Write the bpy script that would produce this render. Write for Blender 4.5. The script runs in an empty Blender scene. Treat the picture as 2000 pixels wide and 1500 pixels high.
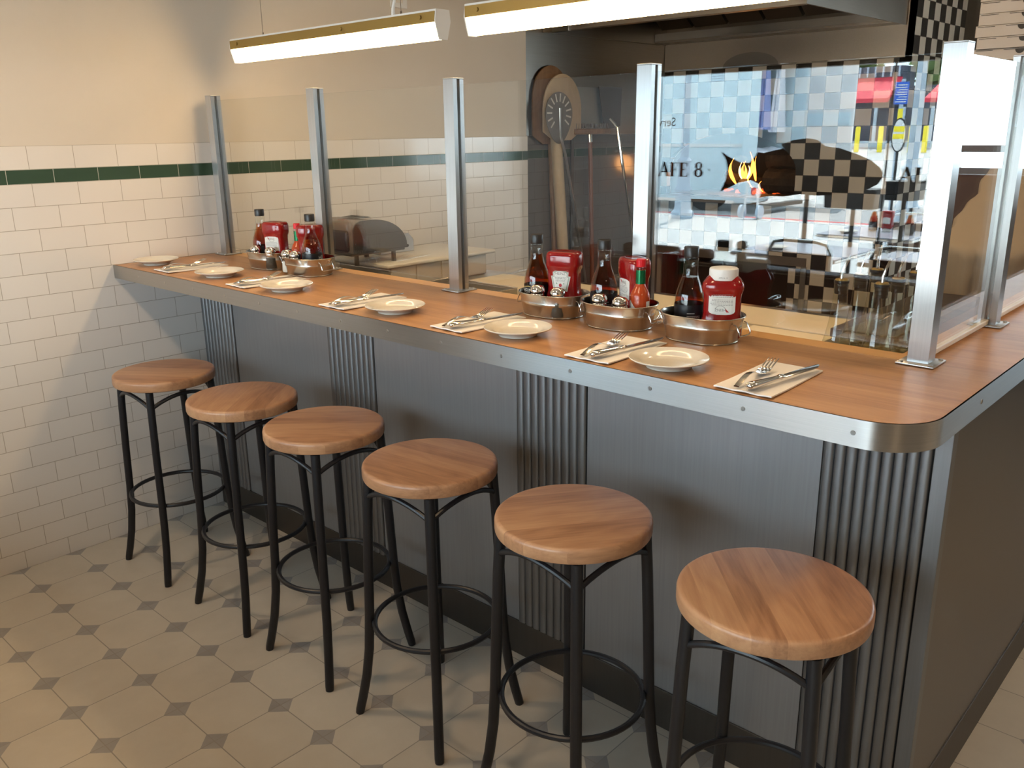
import bpy, bmesh, math, random
from mathutils import Vector, Matrix
random.seed(7)
PI = math.pi
sc = bpy.context.scene
C = sc.collection

# ------------------------------------------------------------------ camera, world, sun, lights, exposure
cam_d = bpy.data.cameras.new('camera'); cam = bpy.data.objects.new('camera', cam_d); C.objects.link(cam)
cam_d.sensor_fit = 'HORIZONTAL'; cam_d.sensor_width = 36.0; cam_d.lens = 1695.97 * 36.0 / 2000.0
cam_d.clip_start = 0.02; cam_d.clip_end = 400
_R = ((0.67742412, -0.73547739, -0.01302164), (-0.21389128, -0.18000915, -0.96012876), (0.70380898, 0.65319959, -0.27925474))
_m = Matrix(((_R[0][0], -_R[1][0], -_R[2][0], -1.37859), (_R[0][1], -_R[1][1], -_R[2][1], -3.31357),
             (_R[0][2], -_R[1][2], -_R[2][2], 1.53467), (0, 0, 0, 1)))
cam.matrix_world = _m
sc.camera = cam
sc.view_settings.view_transform = 'Standard'
sc.view_settings.look = 'None'
sc.view_settings.gamma = 1.0
sc.view_settings.use_curve_mapping = False
sc.view_settings.exposure = 0.0
sc.cycles.use_denoising = True
sc.cycles.max_bounces = 10; sc.cycles.transparent_max_bounces = 24
sc.cycles.diffuse_bounces = 4; sc.cycles.glossy_bounces = 5; sc.cycles.transmission_bounces = 6
sc.cycles.sample_clamp_indirect = 6.0
sc.cycles.caustics_reflective = False; sc.cycles.caustics_refractive = False

w = bpy.data.worlds.new('sky'); sc.world = w; w.use_nodes = True
bg = w.node_tree.nodes['Background']; bg.inputs[0].default_value = (0.72, 0.88, 1.0, 1); bg.inputs[1].default_value = 11.5


def lamp(name, kind, loc, energy, color, rot=(0, 0, 0), **kw):
    d = bpy.data.lights.new(name, kind); d.energy = energy; d.color = color
    for k, v in kw.items(): setattr(d, k, v)
    o = bpy.data.objects.new(name, d); C.objects.link(o); o.location = loc; o.rotation_euler = rot
    return o


sun = lamp('sun', 'SUN', (-20, 4, 30), 32.0, (1.0, 0.96, 0.9), angle=0.01)
sun.rotation_euler = Vector((0.42, -0.12, -0.9)).to_track_quat('-Z', 'Y').to_euler()
p_ = lamp('window_portal', 'AREA', (-2.70, -1.6, 1.31), 1, (1, 1, 1), (0, -PI / 2, 0), shape='RECTANGLE', size=1.2, size_y=3.3)
p_.data.cycles.is_portal = True
p_ = lamp('end_window_portal', 'AREA', (5.55, -4.3, 1.6), 1, (1, 1, 1), (0, PI / 2, 0), shape='RECTANGLE', size=1.2, size_y=2.4)
p_.data.cycles.is_portal = True
WARM = (1.0, 0.70, 0.42)
for yy, e in ((-0.85, 7.5), (-2.3, 5.5), (-3.9, 5.5)):
    lamp('dining_downlight', 'AREA', (-0.72, yy, 2.06), e, WARM, shape='DISK', size=0.14)
lamp('kitchen_fill', 'AREA', (1.9, -2.0, 2.66), 11, WARM, shape='DISK', size=0.2)  # unseen fill light, added to brighten the oven front and cloth
lamp('aisle_fill', 'AREA', (1.6, -4.0, 2.66), 22, WARM, shape='DISK', size=0.2)  # added fill without a fixture, lifts the floor past the counter corner

# ------------------------------------------------------------------ helpers
def S(o, label=None, cat=None, group=None, kind=None):
    for k, v in (('label', label), ('category', cat), ('group', group), ('kind', kind)):
        if v: o[k] = v
    return o


def thing(name, label, cat, loc=(0, 0, 0), rz=0.0, group=None):
    o = bpy.data.objects.new(name, None); C.objects.link(o); o.empty_display_size = 0.05
    o.location = loc; o.rotation_euler = (0, 0, rz)
    return S(o, label, cat, group)


def dup(root, loc=None, rz=None, label=None, group=None):
    r = root.copy(); C.objects.link(r)
    if loc is not None: r.location = loc
    if rz is not None: r.rotation_euler = (0, 0, rz)
    S(r, label, None, group)
    for ch in list(root.children):
        c = ch.copy(); C.objects.link(c); c.parent = r
        for g in list(ch.children):
            d = g.copy(); C.objects.link(d); d.parent = c
    return r


class MB:
    def __init__(s): s.bm = bmesh.new()

    def face(s, vs):
        v = [s.bm.verts.new(p) for p in vs]
        return s.bm.faces.new(v)

    def box(s, x0, x1, y0, y1, z0, z1, bev=0.0, seg=2):
        m = bmesh.new()
        r = bmesh.ops.create_cube(m, size=1.0)
        for v in r['verts']:
            v.co = Vector(((x0 + x1) / 2 + v.co.x * abs(x1 - x0), (y0 + y1) / 2 + v.co.y * abs(y1 - y0), (z0 + z1) / 2 + v.co.z * abs(z1 - z0)))
        if bev: bmesh.ops.bevel(m, geom=list(m.edges), offset=bev, segments=seg, affect='EDGES', profile=0.5)
        s.add(m); return s

    def add(s, m, mat=None):
        me = bpy.data.meshes.new('t'); m.to_mesh(me); m.free()
        if mat is not None: me.transform(mat)
        s.bm.from_mesh(me); bpy.data.meshes.remove(me)

    def prism(s, pts, ax, a0, a1, bev=0.0):
        m = bmesh.new()
        def P(u, v, a): return {'x': (a, u, v), 'y': (u, a, v), 'z': (u, v, a)}[ax]
        A = [m.verts.new(P(u, v, a0)) for u, v in pts]; B = [m.verts.new(P(u, v, a1)) for u, v in pts]
        n = len(pts)
        m.faces.new(A); m.faces.new(B)
        for i in range(n): m.faces.new((A[i], A[(i + 1) % n], B[(i + 1) % n], B[i]))
        bmesh.ops.recalc_face_normals(m, faces=m.faces)
        if bev: bmesh.ops.bevel(m, geom=list(m.edges), offset=bev, segments=2, affect='EDGES', profile=0.5)
        s.add(m); return s

    def lathe(s, prof, seg=32, c=(0, 0), sx=1.0, sy=1.0, n=2.0, cap=True):
        rings = []
        for r, z in prof:
            ring = []
            for k in range(seg):
                a = 2 * PI * k / seg; ca, sa = math.cos(a), math.sin(a)
                if n != 2.0:
                    q = (abs(ca) ** n + abs(sa) ** n) ** (-1.0 / n)
                else: q = 1.0
                ring.append(s.bm.verts.new((c[0] + r * sx * q * ca, c[1] + r * sy * q * sa, z)))
            rings.append(ring)
        for a, b in zip(rings, rings[1:]):
            for k in range(seg): s.bm.faces.new((a[k], a[(k + 1) % seg], b[(k + 1) % seg], b[k]))
        if cap:
            s.bm.faces.new(list(reversed(rings[0]))); s.bm.faces.new(rings[-1])
        return s

    def tube(s, pts, r, seg=10, closed=False):
        pts = [Vector(p) for p in pts]; n = len(pts)
        rr = r if isinstance(r, (list, tuple)) else [r] * n
        rings = []; up = None
        for i, p in enumerate(pts):
            if closed: t = pts[(i + 1) % n] - pts[i - 1]
            else: t = pts[min(i + 1, n - 1)] - pts[max(i - 1, 0)]
            t.normalize()
            if up is None: up = Vector((0, 0, 1)) if abs(t.z) < 0.9 else Vector((1, 0, 0))
            a = t.cross(up)
            if a.length < 1e-4: a = t.cross(Vector((0, 1, 0)))
            a.normalize(); b = a.cross(t).normalized(); up = b
            rings.append([s.bm.verts.new(p + (a * math.cos(2 * PI * k / seg) + b * math.sin(2 * PI * k / seg)) * rr[i]) for k in range(seg)])
        R2 = rings + ([rings[0]] if closed else [])
        for A, B in zip(R2, R2[1:]):
            for k in range(seg): s.bm.faces.new((A[k], A[(k + 1) % seg], B[(k + 1) % seg], B[k]))
        if not closed:
            s.bm.faces.new(list(reversed(rings[0]))); s.bm.faces.new(rings[-1])
        return s

    def build(s, name, mat, parent=None, smooth=35, loc=None):
        bmesh.ops.recalc_face_normals(s.bm, faces=s.bm.faces)
        me = bpy.data.meshes.new(name); s.bm.to_mesh(me); s.bm.free()
        for m in (mat if isinstance(mat, (list, tuple)) else [mat]): me.materials.append(m)
        if smooth:
            for p in me.polygons: p.use_smooth = True
            me.set_sharp_from_angle(angle=math.radians(smooth))
        o = bpy.data.objects.new(name, me); C.objects.link(o)
        if parent: o.parent = parent
        if loc: o.location = loc
        return o


def arc(cx, cy, r, a0, a1, n):
    return [(cx + r * math.cos(a0 + (a1 - a0) * i / n), cy + r * math.sin(a0 + (a1 - a0) * i / n)) for i in range(n + 1)]


_txt = {}
def text_mesh(t, size):
    """flat letters as (verts, faces) in the xy plane, centred"""
    if t not in _txt:
        cu = bpy.data.curves.new('t', 'FONT'); cu.body = t; cu.align_x = 'CENTER'; cu.align_y = 'CENTER'; cu.size = 1.0; cu.resolution_u = 3
        o = bpy.data.objects.new('t', cu); C.objects.link(o)
        dg = bpy.context.evaluated_depsgraph_get()
        me = bpy.data.meshes.new_from_object(o.evaluated_get(dg))
        _txt[t] = ([tuple(v.co) for v in me.vertices], [tuple(p.vertices) for p in me.polygons])
        bpy.data.objects.remove(o); bpy.data.curves.remove(cu); bpy.data.meshes.remove(me)
    v, f = _txt[t]
    return [(a * size, b * size) for a, b, c in v], f


def put_text(mb, t, size, fn, sx=1.0):
    v, f = text_mesh(t, size)
    vs = [mb.bm.verts.new(fn(a * sx, b)) for a, b in v]
    for q in f:
        try: mb.bm.faces.new([vs[i] for i in q])
        except ValueError: pass


# ------------------------------------------------------------------ materials
def new_mat(name):
    m = bpy.data.materials.new(name); m.use_nodes = True
    nt = m.node_tree; b = nt.nodes['Principled BSDF']
    return m, nt, b


def pr(name, col, rough=0.5, metal=0.0, **kw):
    m, nt, b = new_mat(name)
    b.inputs['Base Color'].default_value = (*col, 1); b.inputs['Roughness'].default_value = rough; b.inputs['Metallic'].default_value = metal
    for k, v in kw.items(): b.inputs[k.replace('_', ' ')].default_value = v
    return m


def N(nt, t, **kw):
    n = nt.nodes.new(t)
    for k, v in kw.items(): setattr(n, k, v)
    return n


def math_n(nt, op, a, b=None):
    n = N(nt, 'ShaderNodeMath', operation=op)
    for i, v in enumerate((a, b)):
        if v is None: continue
        if isinstance(v, (int, float)): n.inputs[i].default_value = v
        else: nt.links.new(v, n.inputs[i])
    return n.outputs[0]


def mix_col(nt, fac, a, b):
    n = N(nt, 'ShaderNodeMix', data_type='RGBA')
    if isinstance(fac, (int, float)): n.inputs[0].default_value = fac
    else: nt.links.new(fac, n.inputs[0])
    for i, v in ((6, a), (7, b)):
        if isinstance(v, tuple): n.inputs[i].default_value = (*v[:3], 1)
        else: nt.links.new(v, n.inputs[i])
    return n.outputs[2]


def coords(nt, scale=(1, 1, 1), loc=(0, 0, 0), kind='Object'):
    tc = N(nt, 'ShaderNodeTexCoord'); mp = N(nt, 'ShaderNodeMapping')
    mp.inputs['Scale'].default_value = scale; mp.inputs['Location'].default_value = loc
    nt.links.new(tc.outputs[kind], mp.inputs[0]); return mp.outputs[0]


def noise(nt, vec, scale=5, detail=4, rough=0.5, out=0):
    n = N(nt, 'ShaderNodeTexNoise'); n.inputs['Scale'].default_value = scale; n.inputs['Detail'].default_value = detail
    n.inputs['Roughness'].default_value = rough
    nt.links.new(vec, n.inputs['Vector']); return n.outputs[out]


def ramp(nt, fac, stops):
    n = N(nt, 'ShaderNodeValToRGB'); e = n.color_ramp.elements
    while len(e) < len(stops): e.new(0.5)
    for el, (p, c) in zip(e, stops): el.position = p; el.color = (*c, 1)
    nt.links.new(fac, n.inputs[0]); return n.outputs[0]


def bump(nt, b, h, dist=0.001, strength=0.5):
    n = N(nt, 'ShaderNodeBump'); n.inputs['Distance'].default_value = dist; n.inputs['Strength'].default_value = strength
    nt.links.new(h, n.inputs['Height']); nt.links.new(n.outputs[0], b.inputs['Normal'])


def tile_mat(name, col, grout, bw, rh, xo, zo, z_axis='z', rough=0.12):
    m, nt, b = new_mat(name)
    tc = N(nt, 'ShaderNodeTexCoord'); sp = N(nt, 'ShaderNodeSeparateXYZ'); nt.links.new(tc.outputs['Object'], sp.inputs[0])
    cb = N(nt, 'ShaderNodeCombineXYZ')
    nt.links.new(math_n(nt, 'ADD', sp.outputs[0], xo), cb.inputs[0]); nt.links.new(math_n(nt, 'ADD', sp.outputs[2], zo), cb.inputs[1])
    br = N(nt, 'ShaderNodeTexBrick'); br.offset = 0.5; br.offset_frequency = 2; br.squash = 1.0
    for k, v in (('Scale', 1.0), ('Mortar Size', 0.0011), ('Mortar Smooth', 0.15), ('Bias', 0.0), ('Brick Width', bw), ('Row Height', rh)):
        br.inputs[k].default_value = v
    br.inputs['Color1'].default_value = (*col, 1); br.inputs['Color2'].default_value = (*[c * 0.97 for c in col], 1); br.inputs['Mortar'].default_value = (*grout, 1)
    nt.links.new(cb.outputs[0], br.inputs['Vector'])
    nt.links.new(br.outputs['Color'], b.inputs['Base Color'])
    r = math_n(nt, 'MULTIPLY_ADD', br.outputs['Fac'], 0.5); r.node.inputs[2].default_value = rough
    nt.links.new(r, b.inputs['Roughness'])
    bump(nt, b, math_n(nt, 'SUBTRACT', 1.0, br.outputs['Fac']), 0.0015, 0.6)
    return m


Z1 = 1.3817; TW = 0.154; RH = 0.0773
M = {}
M['tile'] = tile_mat('white_subway_tile', (0.80, 0.76, 0.71), (0.42, 0.37, 0.31), TW, RH, 0.2402 + 100 * TW, 100 * RH - Z1)
M['tile_green'] = tile_mat('green_strip_tile', (0.045, 0.085, 0.055), (0.5, 0.48, 0.42), TW, 0.0485, 0.2402 + 100.5 * TW, 99 * 0.0485 - Z1)
M['tile_cap'] = tile_mat('white_cap_tile', (0.80, 0.76, 0.71), (0.42, 0.37, 0.31), TW, 0.0785, 0.2402 + 100 * TW, 99 * 0.0785 - (Z1 + 0.0485))


M['tile_shaded'] = tile_mat('shaded_alcove_tile', (0.19, 0.185, 0.19), (0.09, 0.08, 0.075), TW, RH, 0.2402 + 100 * TW, 100 * RH - Z1)  # same subway tile, with the alcove's shade put into its darker colour
M['dark_door'] = pr('dark_stained_wood', (0.05, 0.038, 0.03), 0.5)


def plaster():
    m, nt, b = new_mat('cream_wall_paint'); v = coords(nt)
    n1 = noise(nt, v, 1.3, 5, 0.6)
    nt.links.new(ramp(nt, n1, [(0.3, (0.66, 0.60, 0.52)), (0.7, (0.71, 0.65, 0.57))]), b.inputs['Base Color'])
    b.inputs['Roughness'].default_value = 0.6
    bump(nt, b, noise(nt, v, 90, 2), 0.0006, 0.3); return m
M['paint'] = plaster()
M['ceil'] = pr('ceiling_paint', (0.62, 0.58, 0.52), 0.8)
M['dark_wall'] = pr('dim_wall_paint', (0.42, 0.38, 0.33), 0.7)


def floor_mat():
    m, nt, b = new_mat('octagon_cement_tile'); tc = N(nt, 'ShaderNodeTexCoord'); sp = N(nt, 'ShaderNodeSeparateXYZ')
    nt.links.new(tc.outputs['Object'], sp.inputs[0]); P = 0.2009
    def cell(o, off):
        u = math_n(nt, 'DIVIDE', math_n(nt, 'ADD', o, off), P); fr = math_n(nt, 'FRACT', u)
        return math_n(nt, 'MINIMUM', fr, math_n(nt, 'SUBTRACT', 1.0, fr)), math_n(nt, 'FLOOR', u)
    du, iu = cell(sp.outputs[0], 0.7003 + 100 * P); dv, iv = cell(sp.outputs[1], 0.2038 + 100 * P)
    nz = noise(nt, coords(nt), 60, 2)
    sm = math_n(nt, 'ADD', math_n(nt, 'ADD', du, dv), math_n(nt, 'MULTIPLY', math_n(nt, 'SUBTRACT', nz, 0.5), 0.012))
    dia = math_n(nt, 'LESS_THAN', sm, 0.205)
    gr = math_n(nt, 'LESS_THAN', math_n(nt, 'MINIMUM', du, dv), 0.0075)
    cb = N(nt, 'ShaderNodeCombineXYZ'); nt.links.new(iu, cb.inputs[0]); nt.links.new(iv, cb.inputs[1])
    wn = N(nt, 'ShaderNodeTexWhiteNoise'); nt.links.new(cb.outputs[0], wn.inputs[0])
    n2 = noise(nt, coords(nt), 7, 5, 0.65)
    f = math_n(nt, 'ADD', math_n(nt, 'MULTIPLY', n2, 0.7), math_n(nt, 'MULTIPLY', wn.outputs[0], 0.3))
    light = ramp(nt, f, [(0.25, (0.47, 0.42, 0.345)), (0.75, (0.56, 0.51, 0.425))])
    dark = ramp(nt, f, [(0.25, (0.25, 0.235, 0.22)), (0.75, (0.34, 0.32, 0.30))])
    c = mix_col(nt, dia, light, dark); c = mix_col(nt, gr, c, (0.27, 0.245, 0.21))
    nt.links.new(c, b.inputs['Base Color']); b.inputs['Roughness'].default_value = 0.42
    bump(nt, b, math_n(nt, 'SUBTRACT', 1.0, gr), 0.001, 0.4); return m
M['floor'] = floor_mat()


def wood(name, stops, sc_=(22, 1.6, 22), rough=0.28, strips=0.0, big=3.0, rnd=True, bumpd=0.0003, ringw=0.16):
    """grain runs along local y; strips = glued-up lath width along x"""
    m, nt, b = new_mat(name); tc = N(nt, 'ShaderNodeTexCoord'); vec = tc.outputs['Object']
    if rnd:
        oi = N(nt, 'ShaderNodeObjectInfo'); va = N(nt, 'ShaderNodeVectorMath', operation='ADD')
        cb = N(nt, 'ShaderNodeCombineXYZ'); nt.links.new(math_n(nt, 'MULTIPLY', oi.outputs['Random'], 13.0), cb.inputs[2])
        nt.links.new(math_n(nt, 'MULTIPLY', oi.outputs['Random'], 0.37), cb.inputs[0])
        nt.links.new(vec, va.inputs[0]); nt.links.new(cb.outputs[0], va.inputs[1]); vec = va.outputs[0]
    if strips:
        sp = N(nt, 'ShaderNodeSeparateXYZ'); nt.links.new(vec, sp.inputs[0])
        k = math_n(nt, 'FLOOR', math_n(nt, 'DIVIDE', sp.outputs[0], strips))
        wn = N(nt, 'ShaderNodeTexWhiteNoise', noise_dimensions='1D'); nt.links.new(k, wn.inputs['W'])
        va = N(nt, 'ShaderNodeVectorMath', operation='ADD'); cb = N(nt, 'ShaderNodeCombineXYZ')
        nt.links.new(math_n(nt, 'MULTIPLY', wn.outputs[0], 9.0), cb.inputs[1]); nt.links.new(vec, va.inputs[0]); nt.links.new(cb.outputs[0], va.inputs[1]); vec = va.outputs[0]
    mp = N(nt, 'ShaderNodeMapping'); mp.inputs['Scale'].default_value = sc_; nt.links.new(vec, mp.inputs[0])
    n1 = noise(nt, mp.outputs[0], 1.0, 6, 0.62)
    mp2 = N(nt, 'ShaderNodeMapping'); mp2.inputs['Scale'].default_value = (sc_[0] * 6, sc_[1] * 4, sc_[2] * 6); nt.links.new(vec, mp2.inputs[0])
    n2 = noise(nt, mp2.outputs[0], 1.0, 3, 0.6)
    mp3 = N(nt, 'ShaderNodeMapping'); mp3.inputs['Scale'].default_value = (big, big * 0.35, big); nt.links.new(vec, mp3.inputs[0])
    n3 = noise(nt, mp3.outputs[0], 1.0, 3, 0.5)
    rings = math_n(nt, 'FRACT', math_n(nt, 'MULTIPLY', n3, 14.0))
    rings = math_n(nt, 'ABSOLUTE', math_n(nt, 'SUBTRACT', rings, 0.5))
    f = math_n(nt, 'ADD', math_n(nt, 'MULTIPLY', n1, 0.55), math_n(nt, 'MULTIPLY', n2, 0.36))
    f = math_n(nt, 'ADD', f, math_n(nt, 'MULTIPLY', rings, ringw))
    if strips: f = math_n(nt, 'ADD', f, math_n(nt, 'MULTIPLY', math_n(nt, 'SUBTRACT', wn.outputs[0], 0.5), 0.22))
    nt.links.new(ramp(nt, f, stops), b.inputs['Base Color'])
    b.inputs['Roughness'].default_value = rough
    bump(nt, b, n2, bumpd, 0.3); return m


M['counter_wood'] = wood('counter_veneer', [(0.30, (0.30, 0.14, 0.056)), (0.52, (0.46, 0.235, 0.102)), (0.78, (0.58, 0.32, 0.145))], (26, 1.3, 26), 0.36, big=2.2, rnd=False, ringw=0.24)
M['strip_wood'] = wood('counter_back_strip', [(0.3, (0.50, 0.27, 0.10)), (0.8, (0.62, 0.36, 0.15))], (14, 1.0, 14), 0.3, rnd=False)
M['seat_wood'] = wood('oak_seat', [(0.22, (0.27, 0.125, 0.062)), (0.5, (0.46, 0.235, 0.118)), (0.8, (0.60, 0.34, 0.175))], (26, 2.2, 26), 0.36, strips=0.055, big=4.0, ringw=0.20)
M['pale_wood'] = wood('peel_wood', [(0.3, (0.55, 0.42, 0.27)), (0.7, (0.68, 0.54, 0.37))], (20, 20, 1.5), 0.6)
M['brown_wood'] = wood('old_peel_wood', [(0.3, (0.20, 0.11, 0.05)), (0.7, (0.34, 0.2, 0.1))], (20, 20, 1.5), 0.6)
M['log'] = wood('charred_log', [(0.3, (0.02, 0.014, 0.01)), (0.6, (0.06, 0.042, 0.03)), (0.8, (0.16, 0.11, 0.075))], (9, 9, 3), 0.85, bumpd=0.01)


def metal(name, col, rough, stretch=(300, 300, 4), amt=0.15, metallic=1.0, aniso=0.0, tan=(0, 0, 1)):
    m, nt, b = new_mat(name); v = coords(nt, stretch)
    n1 = noise(nt, v, 1.0, 3, 0.6)
    r = math_n(nt, 'MULTIPLY_ADD', n1, amt); r.node.inputs[2].default_value = rough - amt * 0.5
    nt.links.new(r, b.inputs['Roughness']); b.inputs['Metallic'].default_value = metallic
    c = mix_col(nt, n1, tuple(x * 0.86 for x in col), tuple(min(1, x * 1.1) for x in col)); nt.links.new(c, b.inputs['Base Color'])
    if aniso:
        b.inputs['Anisotropic'].default_value = aniso; cb = N(nt, 'ShaderNodeCombineXYZ')
        for i in range(3): cb.inputs[i].default_value = tan[i]
        nt.links.new(cb.outputs[0], b.inputs['Tangent'])
    return m


M['edge_steel'] = metal('brushed_edge_steel', (0.47, 0.465, 0.455), 0.36, (4, 4, 400), 0.1, 1.0, 0.9)
M['post_steel'] = metal('brushed_post_steel', (0.50, 0.50, 0.495), 0.30, (400, 400, 3), 0.1, 1.0, 0.85, (0.7, 0.7, 0.0))
M['panel_steel'] = metal('satin_panel_steel', (0.36, 0.365, 0.375), 0.40, (160, 160, 3), 0.08, 0.75)
M['rib_steel'] = metal('ribbed_steel', (0.27, 0.27, 0.275), 0.44, (160, 160, 3), 0.08)
M['end_steel'] = metal('end_panel_steel', (0.24, 0.215, 0.19), 0.42, (160, 160, 3), 0.1)
M['kick_steel'] = metal('kick_plate_steel', (0.13, 0.115, 0.10), 0.5, (160, 160, 3), 0.1)
M['hood_steel'] = metal('hood_steel', (0.33, 0.295, 0.255), 0.33, (4, 200, 200), 0.1)
M['kitchen_steel'] = metal('kitchen_steel', (0.55, 0.53, 0.50), 0.3, (100, 100, 100), 0.1)
M['galv'] = metal('galvanised_tub', (0.62, 0.59, 0.54), 0.24, (25, 25, 8), 0.16)
M['chrome'] = pr('polished_steel', (0.80, 0.78, 0.75), 0.10, 1.0)
M['knife_steel'] = pr('knife_blade_steel', (0.55, 0.55, 0.55), 0.16, 1.0)
M['black_metal'] = pr('black_powder_coat', (0.010, 0.010, 0.012), 0.38, Specular_IOR_Level=0.5)
M['groove'] = pr('dark_channel', (0.03, 0.03, 0.03), 0.5)
M['china'] = pr('cream_china', (0.70, 0.66, 0.58), 0.12)
M['napkin'] = pr('paper_napkin', (0.84, 0.81, 0.77), 0.85)
M['white_plastic'] = pr('white_plastic', (0.78, 0.74, 0.66), 0.4)
M['board'] = pr('cutting_board_plastic', (0.80, 0.70, 0.53), 0.45)
M['tubplastic'] = pr('frosted_plastic', (0.62, 0.56, 0.46), 0.45)
M['dark_plastic'] = pr('charcoal_plastic', (0.035, 0.033, 0.033), 0.4)
M['brown_plastic'] = pr('taupe_plastic', (0.15, 0.12, 0.095), 0.38)
M['black'] = pr('matt_black', (0.012, 0.012, 0.012), 0.5)
M['black_cap'] = pr('black_bottle_cap', (0.02, 0.02, 0.02), 0.35)
M['red_cap'] = pr('red_bottle_cap', (0.62, 0.01, 0.02), 0.35)
M['green_foil'] = pr('green_neck_band', (0.01, 0.16, 0.06), 0.22, 0.6)
M['ketchup'] = pr('ketchup_red', (0.27, 0.006, 0.006), 0.16, Coat_Weight=0.4)
M['sauce'] = pr('hot_sauce_orange_red', (0.42, 0.055, 0.012), 0.2)
M['lab_white'] = pr('label_white', (0.74, 0.73, 0.68), 0.5)
M['lab_sage'] = pr('label_sage', (0.33, 0.38, 0.31), 0.5)
M['lab_black'] = pr('label_black', (0.008, 0.008, 0.01), 0.35)
M['lab_gold'] = pr('label_gold', (0.55, 0.42, 0.14), 0.4)
M['lab_red'] = pr('label_red', (0.5, 0.02, 0.02), 0.45)
M['lab_grey'] = pr('label_print', (0.22, 0.2, 0.19), 0.6)
M['lab_light'] = pr('label_light_print', (0.6, 0.6, 0.6), 0.6)
M['lab_leaf'] = pr('label_leaf_green', (0.05, 0.2, 0.05), 0.6)
M['pepper'] = pr('ground_pepper', (0.07, 0.055, 0.04), 0.9)
M['salt'] = pr('salt', (0.8, 0.78, 0.74), 0.8)
M['brass'] = pr('brass_rail', (0.34, 0.23, 0.07), 0.4, 0.6)
M['white_enamel'] = pr('white_enamel', (0.82, 0.82, 0.80), 0.4)
M['cloth'] = pr('beige_cloth', (0.52, 0.42, 0.31), 0.9)
M['cardboard'] = pr('white_card', (0.45, 0.44, 0.44), 0.75)
M['red_brown'] = pr('red_brown_laminate', (0.22, 0.085, 0.05), 0.4)
M['brown_vinyl'] = pr('brown_vinyl', (0.075, 0.032, 0.02), 0.45)
M['soot'] = pr('soot', (0.045, 0.034, 0.026), 0.9)
M['smear'] = pr('sooty_smear', (0.17, 0.145, 0.12), 0.7)
M['stone'] = pr('hearth_stone', (0.22, 0.155, 0.10), 0.8)


def emis(name, col, st):
    m = bpy.data.materials.new(name); m.use_nodes = True; nt = m.node_tree; nt.nodes.clear()
    e = N(nt, 'ShaderNodeEmission'); o = N(nt, 'ShaderNodeOutputMaterial'); e.inputs[0].default_value = (*col, 1); e.inputs[1].default_value = st
    nt.links.new(e.outputs[0], o.inputs[0]); return m
M['lens'] = emis('lit_lamp_lens', (1.0, 0.68, 0.34), 23.0)
M['flame'] = emis('flame', (1.0, 0.32, 0.05), 5.0)
M['flame_core'] = emis('flame_core', (1.0, 0.62, 0.22), 9.0)
M['ember'] = emis('ember', (1.0, 0.12, 0.02), 1.2)


def thin_glass(name, tint=(1, 1, 1), base=0.04, rough=0.0):
    m = bpy.data.materials.new(name); m.use_nodes = True; nt = m.node_tree; nt.nodes.clear()
    o = N(nt, 'ShaderNodeOutputMaterial'); mx = N(nt, 'ShaderNodeMixShader'); tr = N(nt, 'ShaderNodeBsdfTransparent'); gl = N(nt, 'ShaderNodeBsdfGlossy')
    tr.inputs[0].default_value = (*tint, 1); gl.inputs['Roughness'].default_value = rough
    ge = N(nt, 'ShaderNodeNewGeometry'); vm = N(nt, 'ShaderNodeVectorMath', operation='DOT_PRODUCT')
    nt.links.new(ge.outputs['Normal'], vm.inputs[0]); nt.links.new(ge.outputs['Incoming'], vm.inputs[1])
    c = math_n(nt, 'ABSOLUTE', vm.outputs['Value']); k = math_n(nt, 'POWER', math_n(nt, 'SUBTRACT', 1.0, c), 5.0)
    f = math_n(nt, 'MULTIPLY_ADD', k, 1.0 - base); f.node.inputs[2].default_value = base
    nt.links.new(f, mx.inputs[0]); nt.links.new(tr.outputs[0], mx.inputs[1]); nt.links.new(gl.outputs[0], mx.inputs[2]); nt.links.new(mx.outputs[0], o.inputs[0])
    return m, nt, o
M['pane'] = thin_glass('clear_pane', (0.985, 0.995, 0.99), 0.085)[0]
M['win_pane'] = thin_glass('window_pane', (0.97, 0.985, 0.98), 0.04)[0]
M['bottle_glass'] = thin_glass('bottle_glass', (0.95, 0.97, 0.95), 0.05)[0]
M['oil_glass'] = thin_glass('oil_bottle_glass', (0.93, 0.93, 0.86), 0.06)[0]


def liquid(name, col, dens):
    m, nt, o = thin_glass(name, (0.98, 0.95, 0.9), 0.03)
    va = N(nt, 'ShaderNodeVolumeAbsorption'); va.inputs['Color'].default_value = (*col, 1); va.inputs['Density'].default_value = dens
    nt.links.new(va.outputs[0], o.inputs['Volume']); return m
M['vinegar'] = liquid('brown_vinegar', (0.90, 0.59, 0.02), 155.0)


def checker_mat(name, p, off, c_even, c_odd, grout, rough=0.25):
    m, nt, b = new_mat(name); tc = N(nt, 'ShaderNodeTexCoord'); sp = N(nt, 'ShaderNodeSeparateXYZ'); nt.links.new(tc.outputs['Object'], sp.inputs[0])
    tot = None; gm = None
    for i in range(3):
        u = math_n(nt, 'DIVIDE', math_n(nt, 'SUBTRACT', sp.outputs[i], off[i]), p)
        fl = math_n(nt, 'FLOOR', u); fr = math_n(nt, 'FRACT', u)
        tot = fl if tot is None else math_n(nt, 'ADD', tot, fl)
        if True:
            d = math_n(nt, 'MINIMUM', fr, math_n(nt, 'SUBTRACT', 1.0, fr)); gm = d if gm is None else math_n(nt, 'MINIMUM', gm, d)
    par = math_n(nt, 'FLOORED_MODULO', tot, 2.0)
    c = mix_col(nt, par, c_even, c_odd); c = mix_col(nt, math_n(nt, 'LESS_THAN', gm, 0.018), c, grout)
    nt.links.new(c, b.inputs['Base Color']); b.inputs['Roughness'].default_value = rough; return m
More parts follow.
